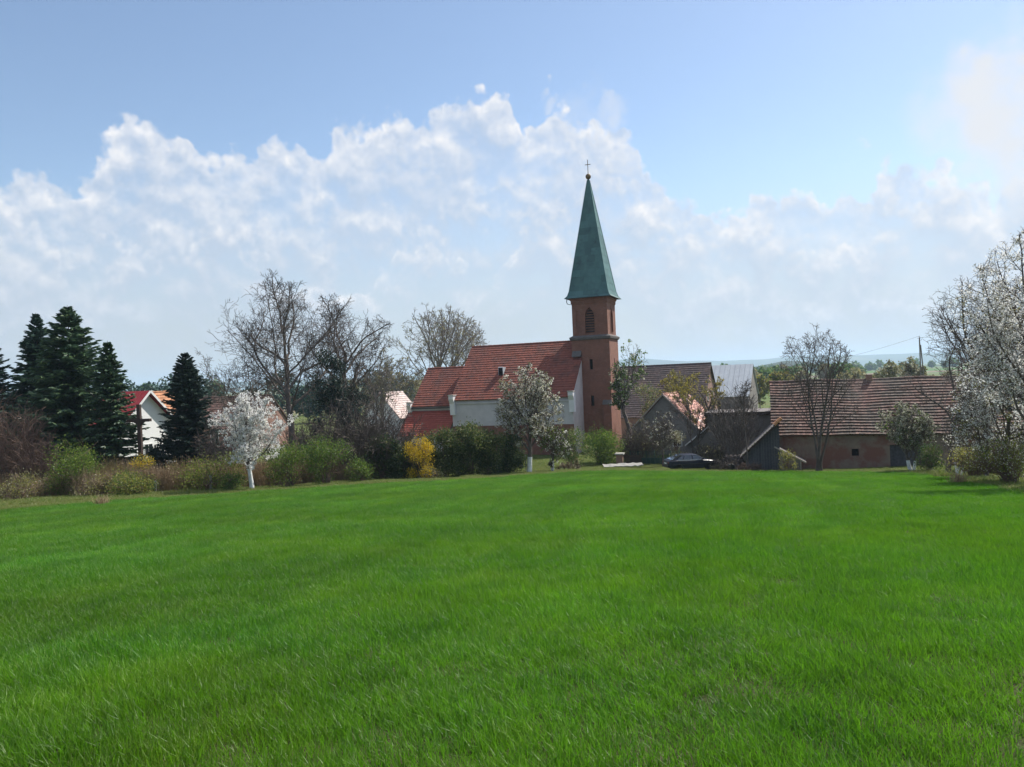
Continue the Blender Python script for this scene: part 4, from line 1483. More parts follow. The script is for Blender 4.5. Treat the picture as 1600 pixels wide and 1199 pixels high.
def leaf_quads(P, size, rng, asp=0.6, up=0.0, dirs=None, jitter=0.5):
    """diamond leaves at points P"""
    n = len(P)
    a = rng.normal(size=(n, 3))
    if dirs is not None:
        a = dirs + a * jitter
    a[:, 2] += up
    a /= np.linalg.norm(a, axis=1)[:, None]
    b = rng.normal(size=(n, 3))
    b -= a * (a * b).sum(1)[:, None]
    b /= np.maximum(np.linalg.norm(b, axis=1), 1e-6)[:, None]
    s = (size * rng.uniform(0.6, 1.3, n))[:, None]
    V = np.stack([P - a * s * 0.5, P + b * s * asp * 0.5, P + a * s * 0.5, P - b * s * asp * 0.5], 1).reshape(-1, 3)
    F = np.arange(n)[:, None] * 4 + np.array([[0, 1, 2, 3]])
    return V, F


def grow(rng, H, r0, spec, env=None, start=(0, 0, 0), d0=(0, 0, 1)):
    """branching skeleton. spec: one dict per level (len, n, t0, ang, wob, trop, seg, rr). env(p)->True inside the crown.
    returns segments grouped by level and twig points with directions"""
    segs = []
    tw = []
    nl = len(spec)

    def branch(p, d, L, r, lev):
        sp = spec[lev]
        ns = max(2, int(L / sp['seg'] + 0.5))
        st = L / ns
        pts, dirs = [p], [d]
        wob, trop = sp['wob'], sp['trop']
        r1 = r
        for i in range(ns):
            g = rng.standard_normal(3)
            x, y, z = d[0] + g[0] * wob, d[1] + g[1] * wob, d[2] + g[2] * wob + trop
            k = 1 / math.sqrt(x * x + y * y + z * z)
            d = (x * k, y * k, z * k)
            q = (p[0] + d[0] * st, p[1] + d[1] * st, p[2] + d[2] * st)
            f = (i + 1) / ns
            r2 = r * (1 - f * sp.get('tap', 0.75))
            segs.append((lev, p, q, r1, r2))
            if lev >= nl - 2:
                tw.append((q, d, lev))
            p, r1 = q, r2
            pts.append(p)
            dirs.append(d)
            if env is not None and lev > 0 and not env(p):
                break
        if lev + 1 < nl:
            c = spec[lev + 1]
            n = c['n'] if lev == 0 else max(1, int(c['n'] * min(1.4, L / spec[lev]['len']) + rng.random()))
            phi = rng.random() * 6.28
            m = len(pts) - 1
            for j in range(n):
                f = c['t0'] + (1 - c['t0']) * (j + rng.random()) / n
                i = min(m - 1, int(f * m))
                e = f * m - i
                e = min(max(e, 0), 1)
                a, b = pts[i], pts[i + 1]
                q = (a[0] + (b[0] - a[0]) * e, a[1] + (b[1] - a[1]) * e, a[2] + (b[2] - a[2]) * e)
                dd = Vector(dirs[i + 1])
                phi += 2.4 + rng.normal() * 0.4
                an = c['ang'] * (1 + rng.normal() * 0.18) * (1 - c.get('close', 0.0) * f)
                ax = dd.orthogonal().normalized()
                ax.rotate(Matrix.Rotation(phi, 3, dd))
                nd = (dd * math.cos(an) + ax * math.sin(an))
                prof = c.get('prof')
                Lc = c['len'] * (prof(f) if prof else (1 - 0.45 * f)) * rng.uniform(0.75, 1.2)
                rc = max(0.004, min(r * (1 - f * sp.get('tap', 0.75)) * 0.85, r * c['rr'] * rng.uniform(0.8, 1.1)))
                branch(q, tuple(nd), Lc, rc, lev + 1)
    branch(start, d0, H, r0, 0)
    return segs, tw


def tree_mesh(t, segs, mat, minr=0.010, thick_levels=2, trunk_name='trunk', twig_name='crown', whitewash=0.0, scale=None, twig_mat=None):
    """trunk and limbs as one part, fine branches as another"""
    lev = np.array([s[0] for s in segs])
    P0 = np.array([s[1] for s in segs])
    P1 = np.array([s[2] for s in segs])
    R0 = np.maximum(np.array([s[3] for s in segs]), minr)
    R1 = np.maximum(np.array([s[4] for s in segs]), minr)
    k = lev < thick_levels
    V, F = tubes(P0[k], P1[k], R0[k], R1[k], 7)
    tr = obj(trunk_name, V, [F], mat, t, smooth=True)
    if (~k).any():
        V, F = tubes(P0[~k], P1[~k], R0[~k], R1[~k], 3)
        obj(twig_name, V, [F], twig_mat or mat, t)
    if whitewash:
        k = (lev == 0) & (P0[:, 2] < whitewash)
        z = np.minimum(P1[k][:, 2], whitewash)
        q0, q1 = P0[k], P1[k].copy()
        f = np.clip((whitewash - q0[:, 2]) / np.maximum(q1[:, 2] - q0[:, 2], 1e-6), 0, 1)
        q1 = q0 + (q1 - q0) * f[:, None]
        V, F = tubes(q0, q1, R0[k] + 0.012, R0[k] + (R1[k] - R0[k]) * f + 0.012, 9)
        obj('limewash_band', V, [F], M['limewash'], tr, smooth=True)
    return tr


def bloom(t, tw, rng, n, size, mat, name='blossom', spread=0.055, minlev=0, asp=0.85, along=None):
    """blossom or leaves in small clusters strung along the twigs"""
    P = np.array([a[0] for a in tw if a[2] >= minlev])
    D = np.array([a[1] for a in tw if a[2] >= minlev])
    K = max(1, n // 7)
    i = rng.integers(0, len(P), K)
    C = P[i] - D[i] * rng.uniform(0, along or 0.3, K)[:, None]
    j = rng.integers(0, K, n)
    Q = C[j] + rng.normal(0, max(spread, size * 0.6), (n, 3))
    V, F = leaf_quads(Q, size, rng, asp)
    return obj(name, V, [F], mat, t)


def ell(c, r):
    return lambda p: ((p[0] - c[0]) / r[0]) ** 2 + ((p[1] - c[1]) / r[1]) ** 2 + ((p[2] - c[2]) / r[2]) ** 2 < 1


SEED = [100]


def nrng():
    SEED[0] += 1
    return np.random.default_rng(SEED[0])


def place(u, Y, vt, ut=None):
    b = base(u, Y)
    return b, at(ut if ut is not None else u, vt, Y).z - b.z


def broad_tree(name, label, u, Y, vt, hw, mat='bark', fork=0.28, limbs=9, ang=0.75, trop=0.05, dens=1.0, r0=None, minr=0.011, group=None, cat='tree', wash=0.0,
               flowers=None, off=(0, 0), crown_lo=0.3, wide=1.0, leaders=1, wob=0.10, twig_mat=None, depth=1.0, tap=0.62, trunk_f=0.6, lean=0.24, close=0.45, envk=1.03, rl=0.36):
    """spreading tree; hw in photo pixels is the half width of its crown"""
    b, H = place(u, Y, vt)
    rng = nrng()
    t = thing(name, label, cat, b, 0, group)
    w = hw / FPX * Y
    minr = max(minr, Y * 0.00020)
    r0 = r0 or H * 0.022
    cz = H * (crown_lo + 1) / 2
    cc = (off[0] / FPX * Y, off[1], cz)
    env = ell(cc, (w * envk, w * depth * envk, H * (1 - crown_lo) / 2 * envk))
    L1 = max(w * 1.5, H * (1 - trunk_f * 0.75) * 0.85)
    env_gap = 1.0
    segs, tw = [], []
    for k in range(leaders):
        a = rng.uniform(0, 6.28) + k * 6.28 / leaders
        tilt = 0.0 if leaders == 1 else lean
        spec = [
            dict(len=H, seg=H / 18, wob=wob * 0.4, trop=0.03, tap=tap),
            dict(len=L1, n=limbs, t0=fork / trunk_f, ang=ang, wob=wob, trop=trop, seg=L1 / 10, rr=rl, close=close, prof=lambda f: 0.9 + 0.2 * f),
            dict(len=L1 * 0.42, n=int(10 * dens), t0=0.16, ang=0.75, wob=wob * 1.2, trop=trop * 0.8, seg=L1 / 14, rr=0.36),
            dict(len=L1 * 0.19, n=int(8 * dens), t0=0.10, ang=0.8, wob=wob * 1.5, trop=trop, seg=L1 / 20, rr=0.5),
            dict(len=L1 * 0.085, n=max(2, int(5 * dens)), t0=0.1, ang=0.8, wob=wob * 1.5, trop=trop, seg=L1 / 26, rr=0.6),
        ]
        s, q = grow(rng, H * trunk_f, r0 * (1 if k == 0 else 0.75), spec, env, (0.12 * k, 0.0, -0.15), (math.sin(tilt) * math.cos(a), math.sin(tilt) * math.sin(a), math.cos(tilt)))
        segs += s
        tw += q
    tree_mesh(t, segs, M[mat], minr, 2, whitewash=wash, twig_mat=M[twig_mat] if twig_mat else None)
    if flowers:
        for (n, size, m, nm) in flowers:
            bloom(t, tw, rng, n, size, M[m], nm)
    return t


def conifer(label, u, Y, vt, hw, mat='spruce', name='spruce_tree', dens=1.0, droop=0.25, lo=0.04, shape=0.95, group=None, up_top=0.25):
    b, H = place(u, Y, vt)
    rng = nrng()
    t = thing(name, label, 'tree', b, 0, group)
    w = hw * 1.45 / FPX * Y
    MB().tube([(0, 0, -0.2), (0.02, 0, H * 0.5), (0, 0, H)], [H * 0.016, H * 0.009, 0.012], 7).build('trunk', M['bark_dark'], t)
    nb = int(400 * dens)
    f = np.sort(rng.uniform(lo, 0.985, nb)) ** 1.0
    az = np.arange(nb) * 2.39996 + rng.normal(0, 0.3, nb)
    Lb = w * (1 - f) ** shape * rng.uniform(0.66, 1.14, nb) + 0.05 + 0.05 * w * np.sqrt(1 - f)
    Lb *= np.where(rng.random(nb) < 0.08, 1.22, 1.0)
    pitch = np.interp(f, [0, 0.5, 0.85, 1], [-droop, -droop * 0.55, 0.12, up_top + 0.35]) + rng.normal(0, 0.1, nb)
    P0 = np.stack([np.zeros(nb), np.zeros(nb), H * f], 1)
    hd = np.stack([np.cos(az), np.sin(az), np.zeros(nb)], 1)
    segs0, segs1, r0, r1 = [], [], [], []
    SP, SD = [], []
    K = 6
    prev = P0.copy()
    for k in range(1, K + 1):
        s = k / K
        # droops, then lifts at the tip
        zz = np.sin(pitch) * s + 0.16 * s ** 2.2
        P = P0 + hd * (Lb * np.cos(pitch) * s)[:, None]
        P[:, 2] += Lb * zz
        segs0.append(prev)
        segs1.append(P)
        r0.append(np.full(nb, 0.03) * (1 - 0.8 * (s - 1 / K)))
        r1.append(np.full(nb, 0.03) * (1 - 0.8 * s))
        ns = 5
        d = P - prev
        dn = d / np.linalg.norm(d, axis=1)[:, None]
        sd = np.cross(dn, np.array([0, 0, 1.0]))
        sd /= np.maximum(np.linalg.norm(sd, axis=1), 1e-6)[:, None]
        for j in range(ns):
            e = (j + rng.random(nb)) / ns
            for sg in (-1, 1):
                q = prev + d * e[:, None]
                ln = np.minimum((0.16 + 0.11 * w * (1 - 0.5 * s)), 0.10 + 0.30 * Lb) * rng.uniform(0.6, 1.25, nb)
                v = dn * 0.75 + sd * sg * rng.uniform(0.45, 1.0, nb)[:, None]
                v[:, 2] -= rng.uniform(0.05, 0.55, nb)
                v /= np.linalg.norm(v, axis=1)[:, None]
                SP.append(q)
                SD.append(v * ln[:, None])
        prev = P
    V, F = tubes(np.concatenate(segs0), np.concatenate(segs1), np.concatenate(r0), np.concatenate(r1), 3)
    obj('branches', V, [F], M['bark_dark'], t)
    SP, SD = np.concatenate(SP), np.concatenate(SD)
    n = len(SP)
    ln = np.linalg.norm(SD, axis=1)
    wd = rng.normal(size=(n, 3))
    wd -= SD * ((wd * SD).sum(1) / ln ** 2)[:, None]
    wd /= np.linalg.norm(wd, axis=1)[:, None]
    wv = wd * (0.045 + 0.05 * ln)[:, None]
    V = np.stack([SP - wv * 0.6, SP + SD * 0.45 - wv, SP + SD, SP + SD * 0.45 + wv], 1).reshape(-1, 3)
    F = np.arange(n)[:, None] * 4 + np.array([[0, 1, 2, 3]])
    obj('needles', V, [F], M[mat], t)
    return t


def bush(label, u, Y, vt, hw, mats, n=5000, size=0.10, name='bush', cat='bush', lumps=9, stems=26, stem_mat='twig_brown', flat=1.0, group=None, up=0.4, lo=0.0, hollow=0.35, twigs=0, depth=0.8, sink=0.0, b=None, H=None):
    """rounded shrub: stems from the ground and leaves in uneven lumps"""
    if b is None:
        b, H = place(u, Y, vt)
    rng = nrng()
    t = thing(name, label, cat, b, 0, group)
    w = hw * 1.14 / FPX * Y
    # lumps
    C, RR = [], []
    for k in range(lumps):
        a = rng.uniform(0, 6.28)
        rr = w * rng.uniform(0.30, 0.52)
        d = (w - rr * 0.85) * math.sqrt(rng.random())
        zmax = H - rr * 0.85
        z = lo * H + (zmax - lo * H) * (rng.random() ** 0.7) * (1 - 0.35 * (d / w) ** 2)
        z = max(z, rr * 0.35)
        C.append((d * math.cos(a), d * math.sin(a) * depth, z))
        RR.append((rr, rr, min(rr, H * 0.45) * flat))
    if cat == 'hedge':
        for k in range(10):
            a = rng.uniform(0, 6.28)
            C.append((w * 0.45 * math.cos(a), w * 0.4 * math.sin(a), H * (0.10 + 0.075 * k)))
            RR.append((w * 0.55, w * 0.5, H * 0.16))
    C.append((0, 0, H - min(w * 0.45, H * 0.4)))
    RR.append((w * 0.5, w * 0.5 * depth, min(w * 0.45, H * 0.4)))
    C, RR = np.array(C), np.array(RR)
    # stems
    ns = stems
    i = rng.integers(0, len(C), ns)
    a = rng.uniform(0, 6.28, ns)
    s0 = np.stack([np.cos(a) * w * 0.18 * rng.random(ns), np.sin(a) * w * 0.18 * rng.random(ns), np.full(ns, -0.1)], 1)
    e = C[i] + rng.normal(0, 0.5, (ns, 3)) * RR[i]
    e[:, 2] = np.maximum(e[:, 2], 0.2)
    mid = s0 + (e - s0) * np.array([0.35, 0.35, 0.6]) + rng.normal(0, w * 0.04, (ns, 3))
    A, B = np.concatenate([s0, mid]), np.concatenate([mid, e])
    r = np.full(ns, max(0.012, w * 0.014))
    Ra, Rb = np.concatenate([r, r * 0.7]), np.concatenate([r * 0.7, r * 0.3])
    if twigs:
        j = rng.integers(0, ns, twigs)
        q = mid[j] + (e[j] - mid[j]) * rng.random(twigs)[:, None]
        d = rng.normal(size=(twigs, 3)) + np.array([0, 0, 0.9])
        d /= np.linalg.norm(d, axis=1)[:, None]
        q2 = q + d * (w * rng.uniform(0.12, 0.42, twigs))[:, None]
        A, B = np.concatenate([A, q]), np.concatenate([B, q2])
        Ra, Rb = np.concatenate([Ra, np.full(twigs, 0.011)]), np.concatenate([Rb, np.full(twigs, 0.008)])
    V, F = tubes(A, B, Ra, Rb, 4)
    obj('stems', V, [F], M[stem_mat], t)
    # leaves
    frac = sum(m[1] for m in mats)
    for (m, fr, nm) in mats:
        k = int(n * fr / frac)
        if k < 2:
            continue
        i = rng.integers(0, len(C), k)
        d = rng.normal(size=(k, 3))
        d /= np.linalg.norm(d, axis=1)[:, None]
        rad = (hollow + (1 - hollow) * rng.random(k) ** 0.6) * (1 + 0.22 * rng.normal(size=k))
        P = C[i] + d * RR[i] * rad[:, None]
        P[:, 2] = np.abs(P[:, 2])
        V, F = leaf_quads(P, size, rng, 0.62, up, dirs=d * 0.6)
        obj(nm, V, [F], M[m], t)
    return t


def whip_shrub(label, u, Y, vt, hw, mat='twig_brown', n=60, name='bare_shrub', leaves=None, r=0.02, cat='shrub', spread=0.5, dens=1.0, wob=0.10, minr=0.009):
    """bare shrub of many stems rising from the ground and branching"""
    b, H = place(u, Y, vt)
    rng = nrng()
    t = thing(name, label, cat, b, 0)
    w = hw / FPX * Y
    minr = max(minr, Y * 0.00021)
    segs, tw = [], []
    for k in range(n):
        a = rng.uniform(0, 6.28)
        rad = math.sqrt(rng.random())
        lean = spread * rad
        spec = [dict(len=H, seg=H / 8, wob=wob, trop=0.03, tap=0.85),
                dict(len=H * 0.36, n=int(7 * dens), t0=0.25, ang=0.55, wob=wob * 1.3, trop=0.03, seg=H / 14, rr=0.5),
                dict(len=H * 0.15, n=int(4 * dens), t0=0.15, ang=0.65, wob=wob * 1.5, trop=0.03, seg=H / 18, rr=0.6)]
        s, q = grow(rng, H * rng.uniform(0.6, 1.0) * (1 - 0.25 * rad), r, spec, ell((0, 0, H * 0.45), (w * 1.1, w * 0.9, H * 0.6)),
                    (w * 0.45 * rad * math.cos(a), w * 0.35 * rad * math.sin(a), -0.1), (math.sin(lean) * math.cos(a), math.sin(lean) * math.sin(a), math.cos(lean)))
        segs += s
        tw += q
    tree_mesh(t, segs, M[mat], minr, 1, 'stems', 'twigs')
    if leaves:
        for (nn, size, m, nm) in leaves:
            bloom(t, tw, rng, nn, size, M[m], nm)
    return t


# ------------------------------------------------------------------ trees on the left
conifer('dark spruce cut by the left edge of the picture', -14, 61, 506, 58, 'spruce_blue')
conifer('narrow dark spruce between the edge spruce and the tallest spruce', 68, 63, 488, 56, 'spruce_blue')
conifer('tallest dark spruce of the group beside the white house', 118, 60, 477, 84, 'spruce', dens=1.35)
conifer('shorter spruce on the right flank of the tallest spruce', 178, 58, 532, 46, 'spruce', dens=0.9)
conifer('slender blackish conifer right of the white house', 298, 60, 552, 42, 'conifer_dark', 'dark_conifer', dens=1.1, shape=0.75, droop=0.1)
bush('tall dark ivy clad mass under the second walnut tree', 517, 63, 542, 34, [('conifer_dark', 0.85, 'foliage'), ('bark_dark', 0.15, 'dead_foliage')], 11000, 0.17, 'ivy_bush', lumps=22, twigs=320, stem_mat='bark_dark', hollow=0.1)
bush('lower dark ivy clad mass right of the tall one', 556, 64, 596, 30, [('conifer_dark', 0.7, 'foliage'), ('bark_dark', 0.3, 'dead_foliage')], 5200, 0.16, 'ivy_bush', lumps=14, twigs=240, stem_mat='bark_dark', hollow=0.1)
bush('low dark scrub between the ivy clad mass and the hedge', 582, 63, 652, 40, [('conifer_dark', 0.7, 'foliage'), ('bark_dark', 0.3, 'dead_foliage')], 4600, 0.15, 'scrub', lumps=13, twigs=260, stem_mat='bark_dark', hollow=0.1)
bush('rounded blackish evergreen at the foot of the slender conifer', 262, 59, 680, 27, [('conifer_dark', 1, 'foliage')], 4200, 0.16, 'evergreen_bush', lumps=8)

broad_tree('walnut_tree', 'largest bare walnut tree with broad round crown', 458, 66, 444, 128, 'bark', fork=0.30, limbs=11, ang=1.1, trop=0.026, dens=1.2, crown_lo=0.14, off=(-18, 0), minr=0.011, trunk_f=0.66, close=0.5, wob=0.15, rl=0.30, twig_mat='bark_dark')
broad_tree('walnut_tree', 'second bare walnut rising behind the ivy coloured conifer', 545, 71, 462, 68, 'bark', fork=0.36, limbs=10, ang=1.05, trop=0.026, dens=1.15, crown_lo=0.30, off=(6, 0), minr=0.011, trunk_f=0.68, close=0.5, wob=0.15, rl=0.30, twig_mat='bark_dark')
broad_tree('walnut_tree', 'low bare tree spreading over the blossoming cherry', 392, 74, 545, 84, 'bark', fork=0.25, limbs=10, ang=1.0, trop=0.03, dens=0.9, crown_lo=0.25, off=(-10, 0), minr=0.013, wob=0.15, rl=0.30, twig_mat='bark_dark')
broad_tree('bare_tree', 'thin grey bare tree just left of the chancel', 598, 92, 545, 44, 'bark_grey', fork=0.2, limbs=10, ang=0.7, trop=0.05, dens=0.9, crown_lo=0.15, minr=0.015, flowers=[(1200, 0.16, 'leaf_olive', 'buds')])
broad_tree('old_tree', 'large budding tree behind the church roof', 692, 128, 488, 82, 'bark_grey', fork=0.3, limbs=11, ang=0.8, trop=0.05, dens=0.85, crown_lo=0.2, minr=0.022, leaders=2, trunk_f=0.62, flowers=[(2600, 0.22, 'leaf_olive', 'buds')])
broad_tree('bare_tree', 'bare tree peeping over the left shoulder of the chancel roof', 630, 118, 560, 46, 'bark_grey', fork=0.25, limbs=9, ang=0.8, trop=0.05, dens=0.9, crown_lo=0.15, minr=0.02, flowers=[(1500, 0.22, 'leaf_olive', 'buds')])

whip_shrub('tangled bare thicket between the conifer and the thuja hedge', 572, 60, 585, 58, 'bark_dark', 90, 'bare_thicket', spread=0.7, r=0.024, dens=1.35, wob=0.18)
whip_shrub('smaller dark thicket at the foot of the pale roof house', 612, 62, 640, 36, 'bark_dark', 56, 'bare_thicket', spread=0.7, dens=1.2, wob=0.18)
whip_shrub('dense dark undergrowth shrub below the largest walnut', 470, 61, 640, 48, 'bark_dark', 70, 'bare_thicket', spread=0.6, dens=1.2, wob=0.17)
whip_shrub('reddish bare shrub at the left edge below the spruces', 8, 54, 604, 58, 'twig_brown', 60, spread=0.45, dens=1.1)
whip_shrub('brown bare shrub standing right of the reddish edge shrub', 55, 53, 655, 34, 'twig_brown', 34, spread=0.45)
whip_shrub('greyish bare shrub behind the blossoming cherry', 345, 58, 640, 34, 'bark_dark', 26, spread=0.4)

# white cherry in full bloom
broad_tree('cherry_tree', 'white blossoming cherry with limewashed trunk left of the church', 394, 50, 614, 58, 'bark_dark', fork=0.2, limbs=13, ang=0.95, trop=0.035, dens=0.9, crown_lo=0.17, wash=1.45, off=(10, 0), minr=0.009, envk=1.22, wob=0.15, trunk_f=0.5, close=0.3,
           r0=0.15, flowers=[(19000, 0.095, 'blossom', 'blossom')], cat='tree')

# green bushes along the overgrown fence
G_ = [('leaf_green', 0.7, 'leaves'), ('leaf_mid', 0.3, 'darker_leaves')]
bush('large light green bush below the spruces', 106, 50, 683, 56, G_, 9000, 0.10, twigs=160, group=None)
bush('yellow green bush nearest the cross', 205, 46.5, 730, 42, [('leaf_yellow', 0.55, 'leaves'), ('leaf_mid', 0.45, 'darker_leaves')], 6000, 0.085, twigs=120)
bush('olive bush at the left edge among the dry stalks', 32, 47.5, 735, 40, [('leaf_yellow', 0.3, 'leaves'), ('leaf_olive', 0.7, 'olive_leaves')], 3600, 0.085, twigs=260)
bush('thin budding bush between the light green and yellow green bushes', 150, 47, 740, 34, [('leaf_olive', 0.6, 'olive_leaves'), ('leaf_yellow', 0.4, 'leaves')], 2400, 0.08, twigs=300)
bush('yellow flowering bush at the foot of the cross', 225, 53, 709, 22, [('forsythia', 0.45, 'flowers'), ('leaf_yellow', 0.55, 'leaves')], 3200, 0.085, twigs=60)
bush('wide arching green bush left of the white cherry', 325, 51, 709, 52, [('leaf_green', 0.7, 'leaves'), ('leaf_yellow', 0.3, 'yellow_leaves')], 6200, 0.095, twigs=220)
bush('green bush just right of the white cherry', 452, 52, 690, 44, [('leaf_green', 0.5, 'leaves'), ('leaf_mid', 0.5, 'darker_leaves')], 5600, 0.095, twigs=200)
bush('tall fresh green bush in front of the dark thicket', 512, 53, 678, 42, [('leaf_mid', 0.7, 'leaves'), ('leaf_green', 0.3, 'lighter_leaves')], 7800, 0.095, twigs=160)
bush('low green bush at the end of the dry undergrowth', 562, 54, 712, 24, [('leaf_mid', 0.6, 'leaves'), ('leaf_green', 0.4, 'lighter_leaves')], 2800, 0.09, twigs=90)
bush('small dark green bush beside the cherry trunk', 358, 49.5, 738, 24, [('leaf_mid', 1, 'leaves')], 2200, 0.085, twigs=90)

# evergreen hedge row in front of the church
H_ = [('hedge', 0.8, 'foliage'), ('hedge_dark', 0.2, 'dark_foliage')]
HD = [('hedge_dark', 0.8, 'foliage'), ('hedge', 0.2, 'lighter_foliage')]
bush('dark evergreen at the left end of the hedge with leaning stakes', 600, 58.5, 676, 27, HD, 7500, 0.15, 'hedge_shrub', 'hedge', lumps=11, hollow=0.2)
bush('rounded dark evergreen left of the yellow forsythia', 634, 58.5, 690, 27, HD, 7500, 0.14, 'hedge_shrub', 'hedge', lumps=9, hollow=0.3)
bush('bright yellow forsythia in full flower', 660, 57.5, 679, 24, [('forsythia', 0.9, 'flowers'), ('leaf_yellow', 0.1, 'leaves')], 6000, 0.095, 'forsythia', 'bush', lumps=14, twigs=160, up=1.0)
bush('evergreen right of the forsythia', 697, 59.5, 664, 31, H_, 9500, 0.15, 'hedge_shrub', 'hedge', lumps=13, hollow=0.2)
bush('tallest ragged evergreen of the hedge', 735, 60, 654, 30, H_, 9500, 0.15, 'hedge_shrub', 'hedge', lumps=13, hollow=0.2)
bush('narrow evergreen right of the tallest one', 764, 61, 668, 25, H_, 7500, 0.15, 'hedge_shrub', 'hedge', lumps=11, hollow=0.2)
bush('dark evergreen behind the limewashed tree', 793, 64, 672, 30, HD, 8000, 0.15, 'hedge_shrub', 'hedge', lumps=11, hollow=0.2)
bush('low loose growth at the foot of the forsythia', 672, 57.5, 726, 24, [('hedge', 0.5, 'leaves'), ('leaf_olive', 0.5, 'olive_leaves')], 1500, 0.09, twigs=200)

# blossoming fruit trees near the church
broad_tree('fruit_tree', 'round fading white fruit tree with limewashed trunk in front of the nave', 827, 63.5, 577, 57, 'bark_dark', fork=0.22, limbs=13, ang=0.8, trop=0.03, dens=1.05, crown_lo=0.2, wash=1.35, minr=0.010,
           r0=0.22, flowers=[(9000, 0.12, 'blossom_cream', 'blossom'), (3500, 0.11, 'leaf_olive', 'young_leaves')])
broad_tree('young_fruit_tree', 'small green leafing fruit tree with white painted stems below the nave corner', 862, 66, 668, 34, 'bark_dark', fork=0.15, limbs=9, ang=0.8, trop=0.05, dens=0.8, crown_lo=0.22, wash=0.9, leaders=2,
           r0=0.10, minr=0.009, flowers=[(1300, 0.11, 'blossom', 'blossom'), (3200, 0.10, 'leaf_green', 'young_leaves')])
bush('mixed green and russet bush below the white nave gable', 902, 74, 667, 26, [('leaf_mid', 0.7, 'leaves'), ('twig_brown', 0.0, 'x'), ('leaf_olive', 0.3, 'russet_leaves')], 4800, 0.13)
bush('rounded bright green bush against the church tower', 938, 77, 664, 40, [('leaf_green', 0.65, 'leaves'), ('leaf_mid', 0.55, 'darker_leaves')], 9500, 0.13, lumps=12)
whip_shrub('grey brown bare shrub right of the bright green bush', 990, 78, 668, 24, 'twig_brown', 26, spread=0.4, leaves=[(700, 0.11, 'leaf_olive', 'buds')])
whip_shrub('budding shrub between the tower and the car', 1014, 80, 672, 24, 'bark_grey', 22, spread=0.4, leaves=[(1100, 0.11, 'leaf_green', 'young_leaves')])
whip_shrub('heap of cut brushwood below the small leafing fruit tree', 886, 69, 715, 26, 'twig_brown', 26, 'brush_pile', spread=1.3, cat='brush pile', wob=0.2, leaves=[(260, 0.10, 'leaf_olive', 'withered_leaves')])

broad_tree('pear_tree', 'upright leafing tree directly right of the church tower', 990, 82, 513, 31, 'bark_dark', fork=0.30, limbs=8, ang=0.6, trop=0.05, dens=0.85, crown_lo=0.22, minr=0.015, off=(8, 0), tap=0.6, trunk_f=0.55, wob=0.10, close=0.3,
           flowers=[(1700, 0.20, 'leaf_mid', 'leaves'), (900, 0.18, 'blossom_green', 'blossom')])
bush('rounded leafing shrub hanging right of the upright tree', 1018, 95, 596, 26, [('leaf_olive', 0.6, 'buds'), ('leaf_mid', 0.4, 'leaves')], 2600, 0.17, 'leafing_shrub', 'shrub', lo=0.45, twigs=120)
broad_tree('small_tree', 'small dark stemmed tree standing behind the car boot', 1036, 73, 642, 28, 'bark_dark', fork=0.3, limbs=9, ang=0.85, trop=0.02, dens=0.8, crown_lo=0.3, minr=0.010, flowers=[(700, 0.10, 'blossom_cream', 'blossom')])
bush('cream flowering shrub beside the small dark stemmed tree', 1058, 78, 672, 20, [('blossom_green', 0.5, 'blossom'), ('leaf_olive', 0.5, 'buds')], 2000, 0.11, twigs=90)

# yellow budding willows and bare shrubs behind the car
broad_tree('willow', 'left yellow budding willow before the dark roofed barn', 1066, 92, 577, 36, 'bark_dark', fork=0.3, limbs=11, ang=0.85, trop=0.03, dens=0.75, crown_lo=0.25, minr=0.014, flowers=[(4600, 0.15, 'leaf_willow', 'buds'), (900, 0.14, 'leaf_yellow', 'leaves')])
broad_tree('willow', 'right yellow budding willow with forked trunk above the car', 1093, 84, 575, 44, 'bark_dark', fork=0.25, limbs=11, ang=0.85, trop=0.03, dens=0.65, crown_lo=0.46, leaders=2, minr=0.013, flowers=[(5200, 0.14, 'leaf_willow', 'buds'), (1400, 0.13, 'leaf_olive', 'olive_buds')])
whip_shrub('tall clump of bare rods left of the plank shed', 1150, 71, 588, 34, 'bark', 40, 'bare_rods', spread=0.28, r=0.026, dens=1.0, wob=0.06)
whip_shrub('low olive thicket right behind the car bonnet', 1112, 75, 682, 26, 'bark', 26, spread=0.5, leaves=[(1500, 0.10, 'leaf_olive', 'buds')])
broad_tree('thin_tree', 'single thin dark tree beside the brush heap', 1168, 64.5, 600, 26, 'bark_dark', fork=0.4, limbs=7, ang=0.6, trop=0.04, dens=0.7, crown_lo=0.4, r0=0.075, minr=0.010, trunk_f=0.9)

whip_shrub('grey brown thicket hiding the cottage gable', 1012, 78, 640, 36, 'bark', 44, spread=0.5, leaves=[(1100, 0.11, 'leaf_olive', 'buds')])
broad_tree('thin_tree', 'bare forked tree between the two willows and the car', 1083, 77, 612, 38, 'bark_dark', fork=0.3, limbs=9, ang=0.85, trop=0.03, dens=0.5, crown_lo=0.25, r0=0.11, minr=0.010, leaders=2)

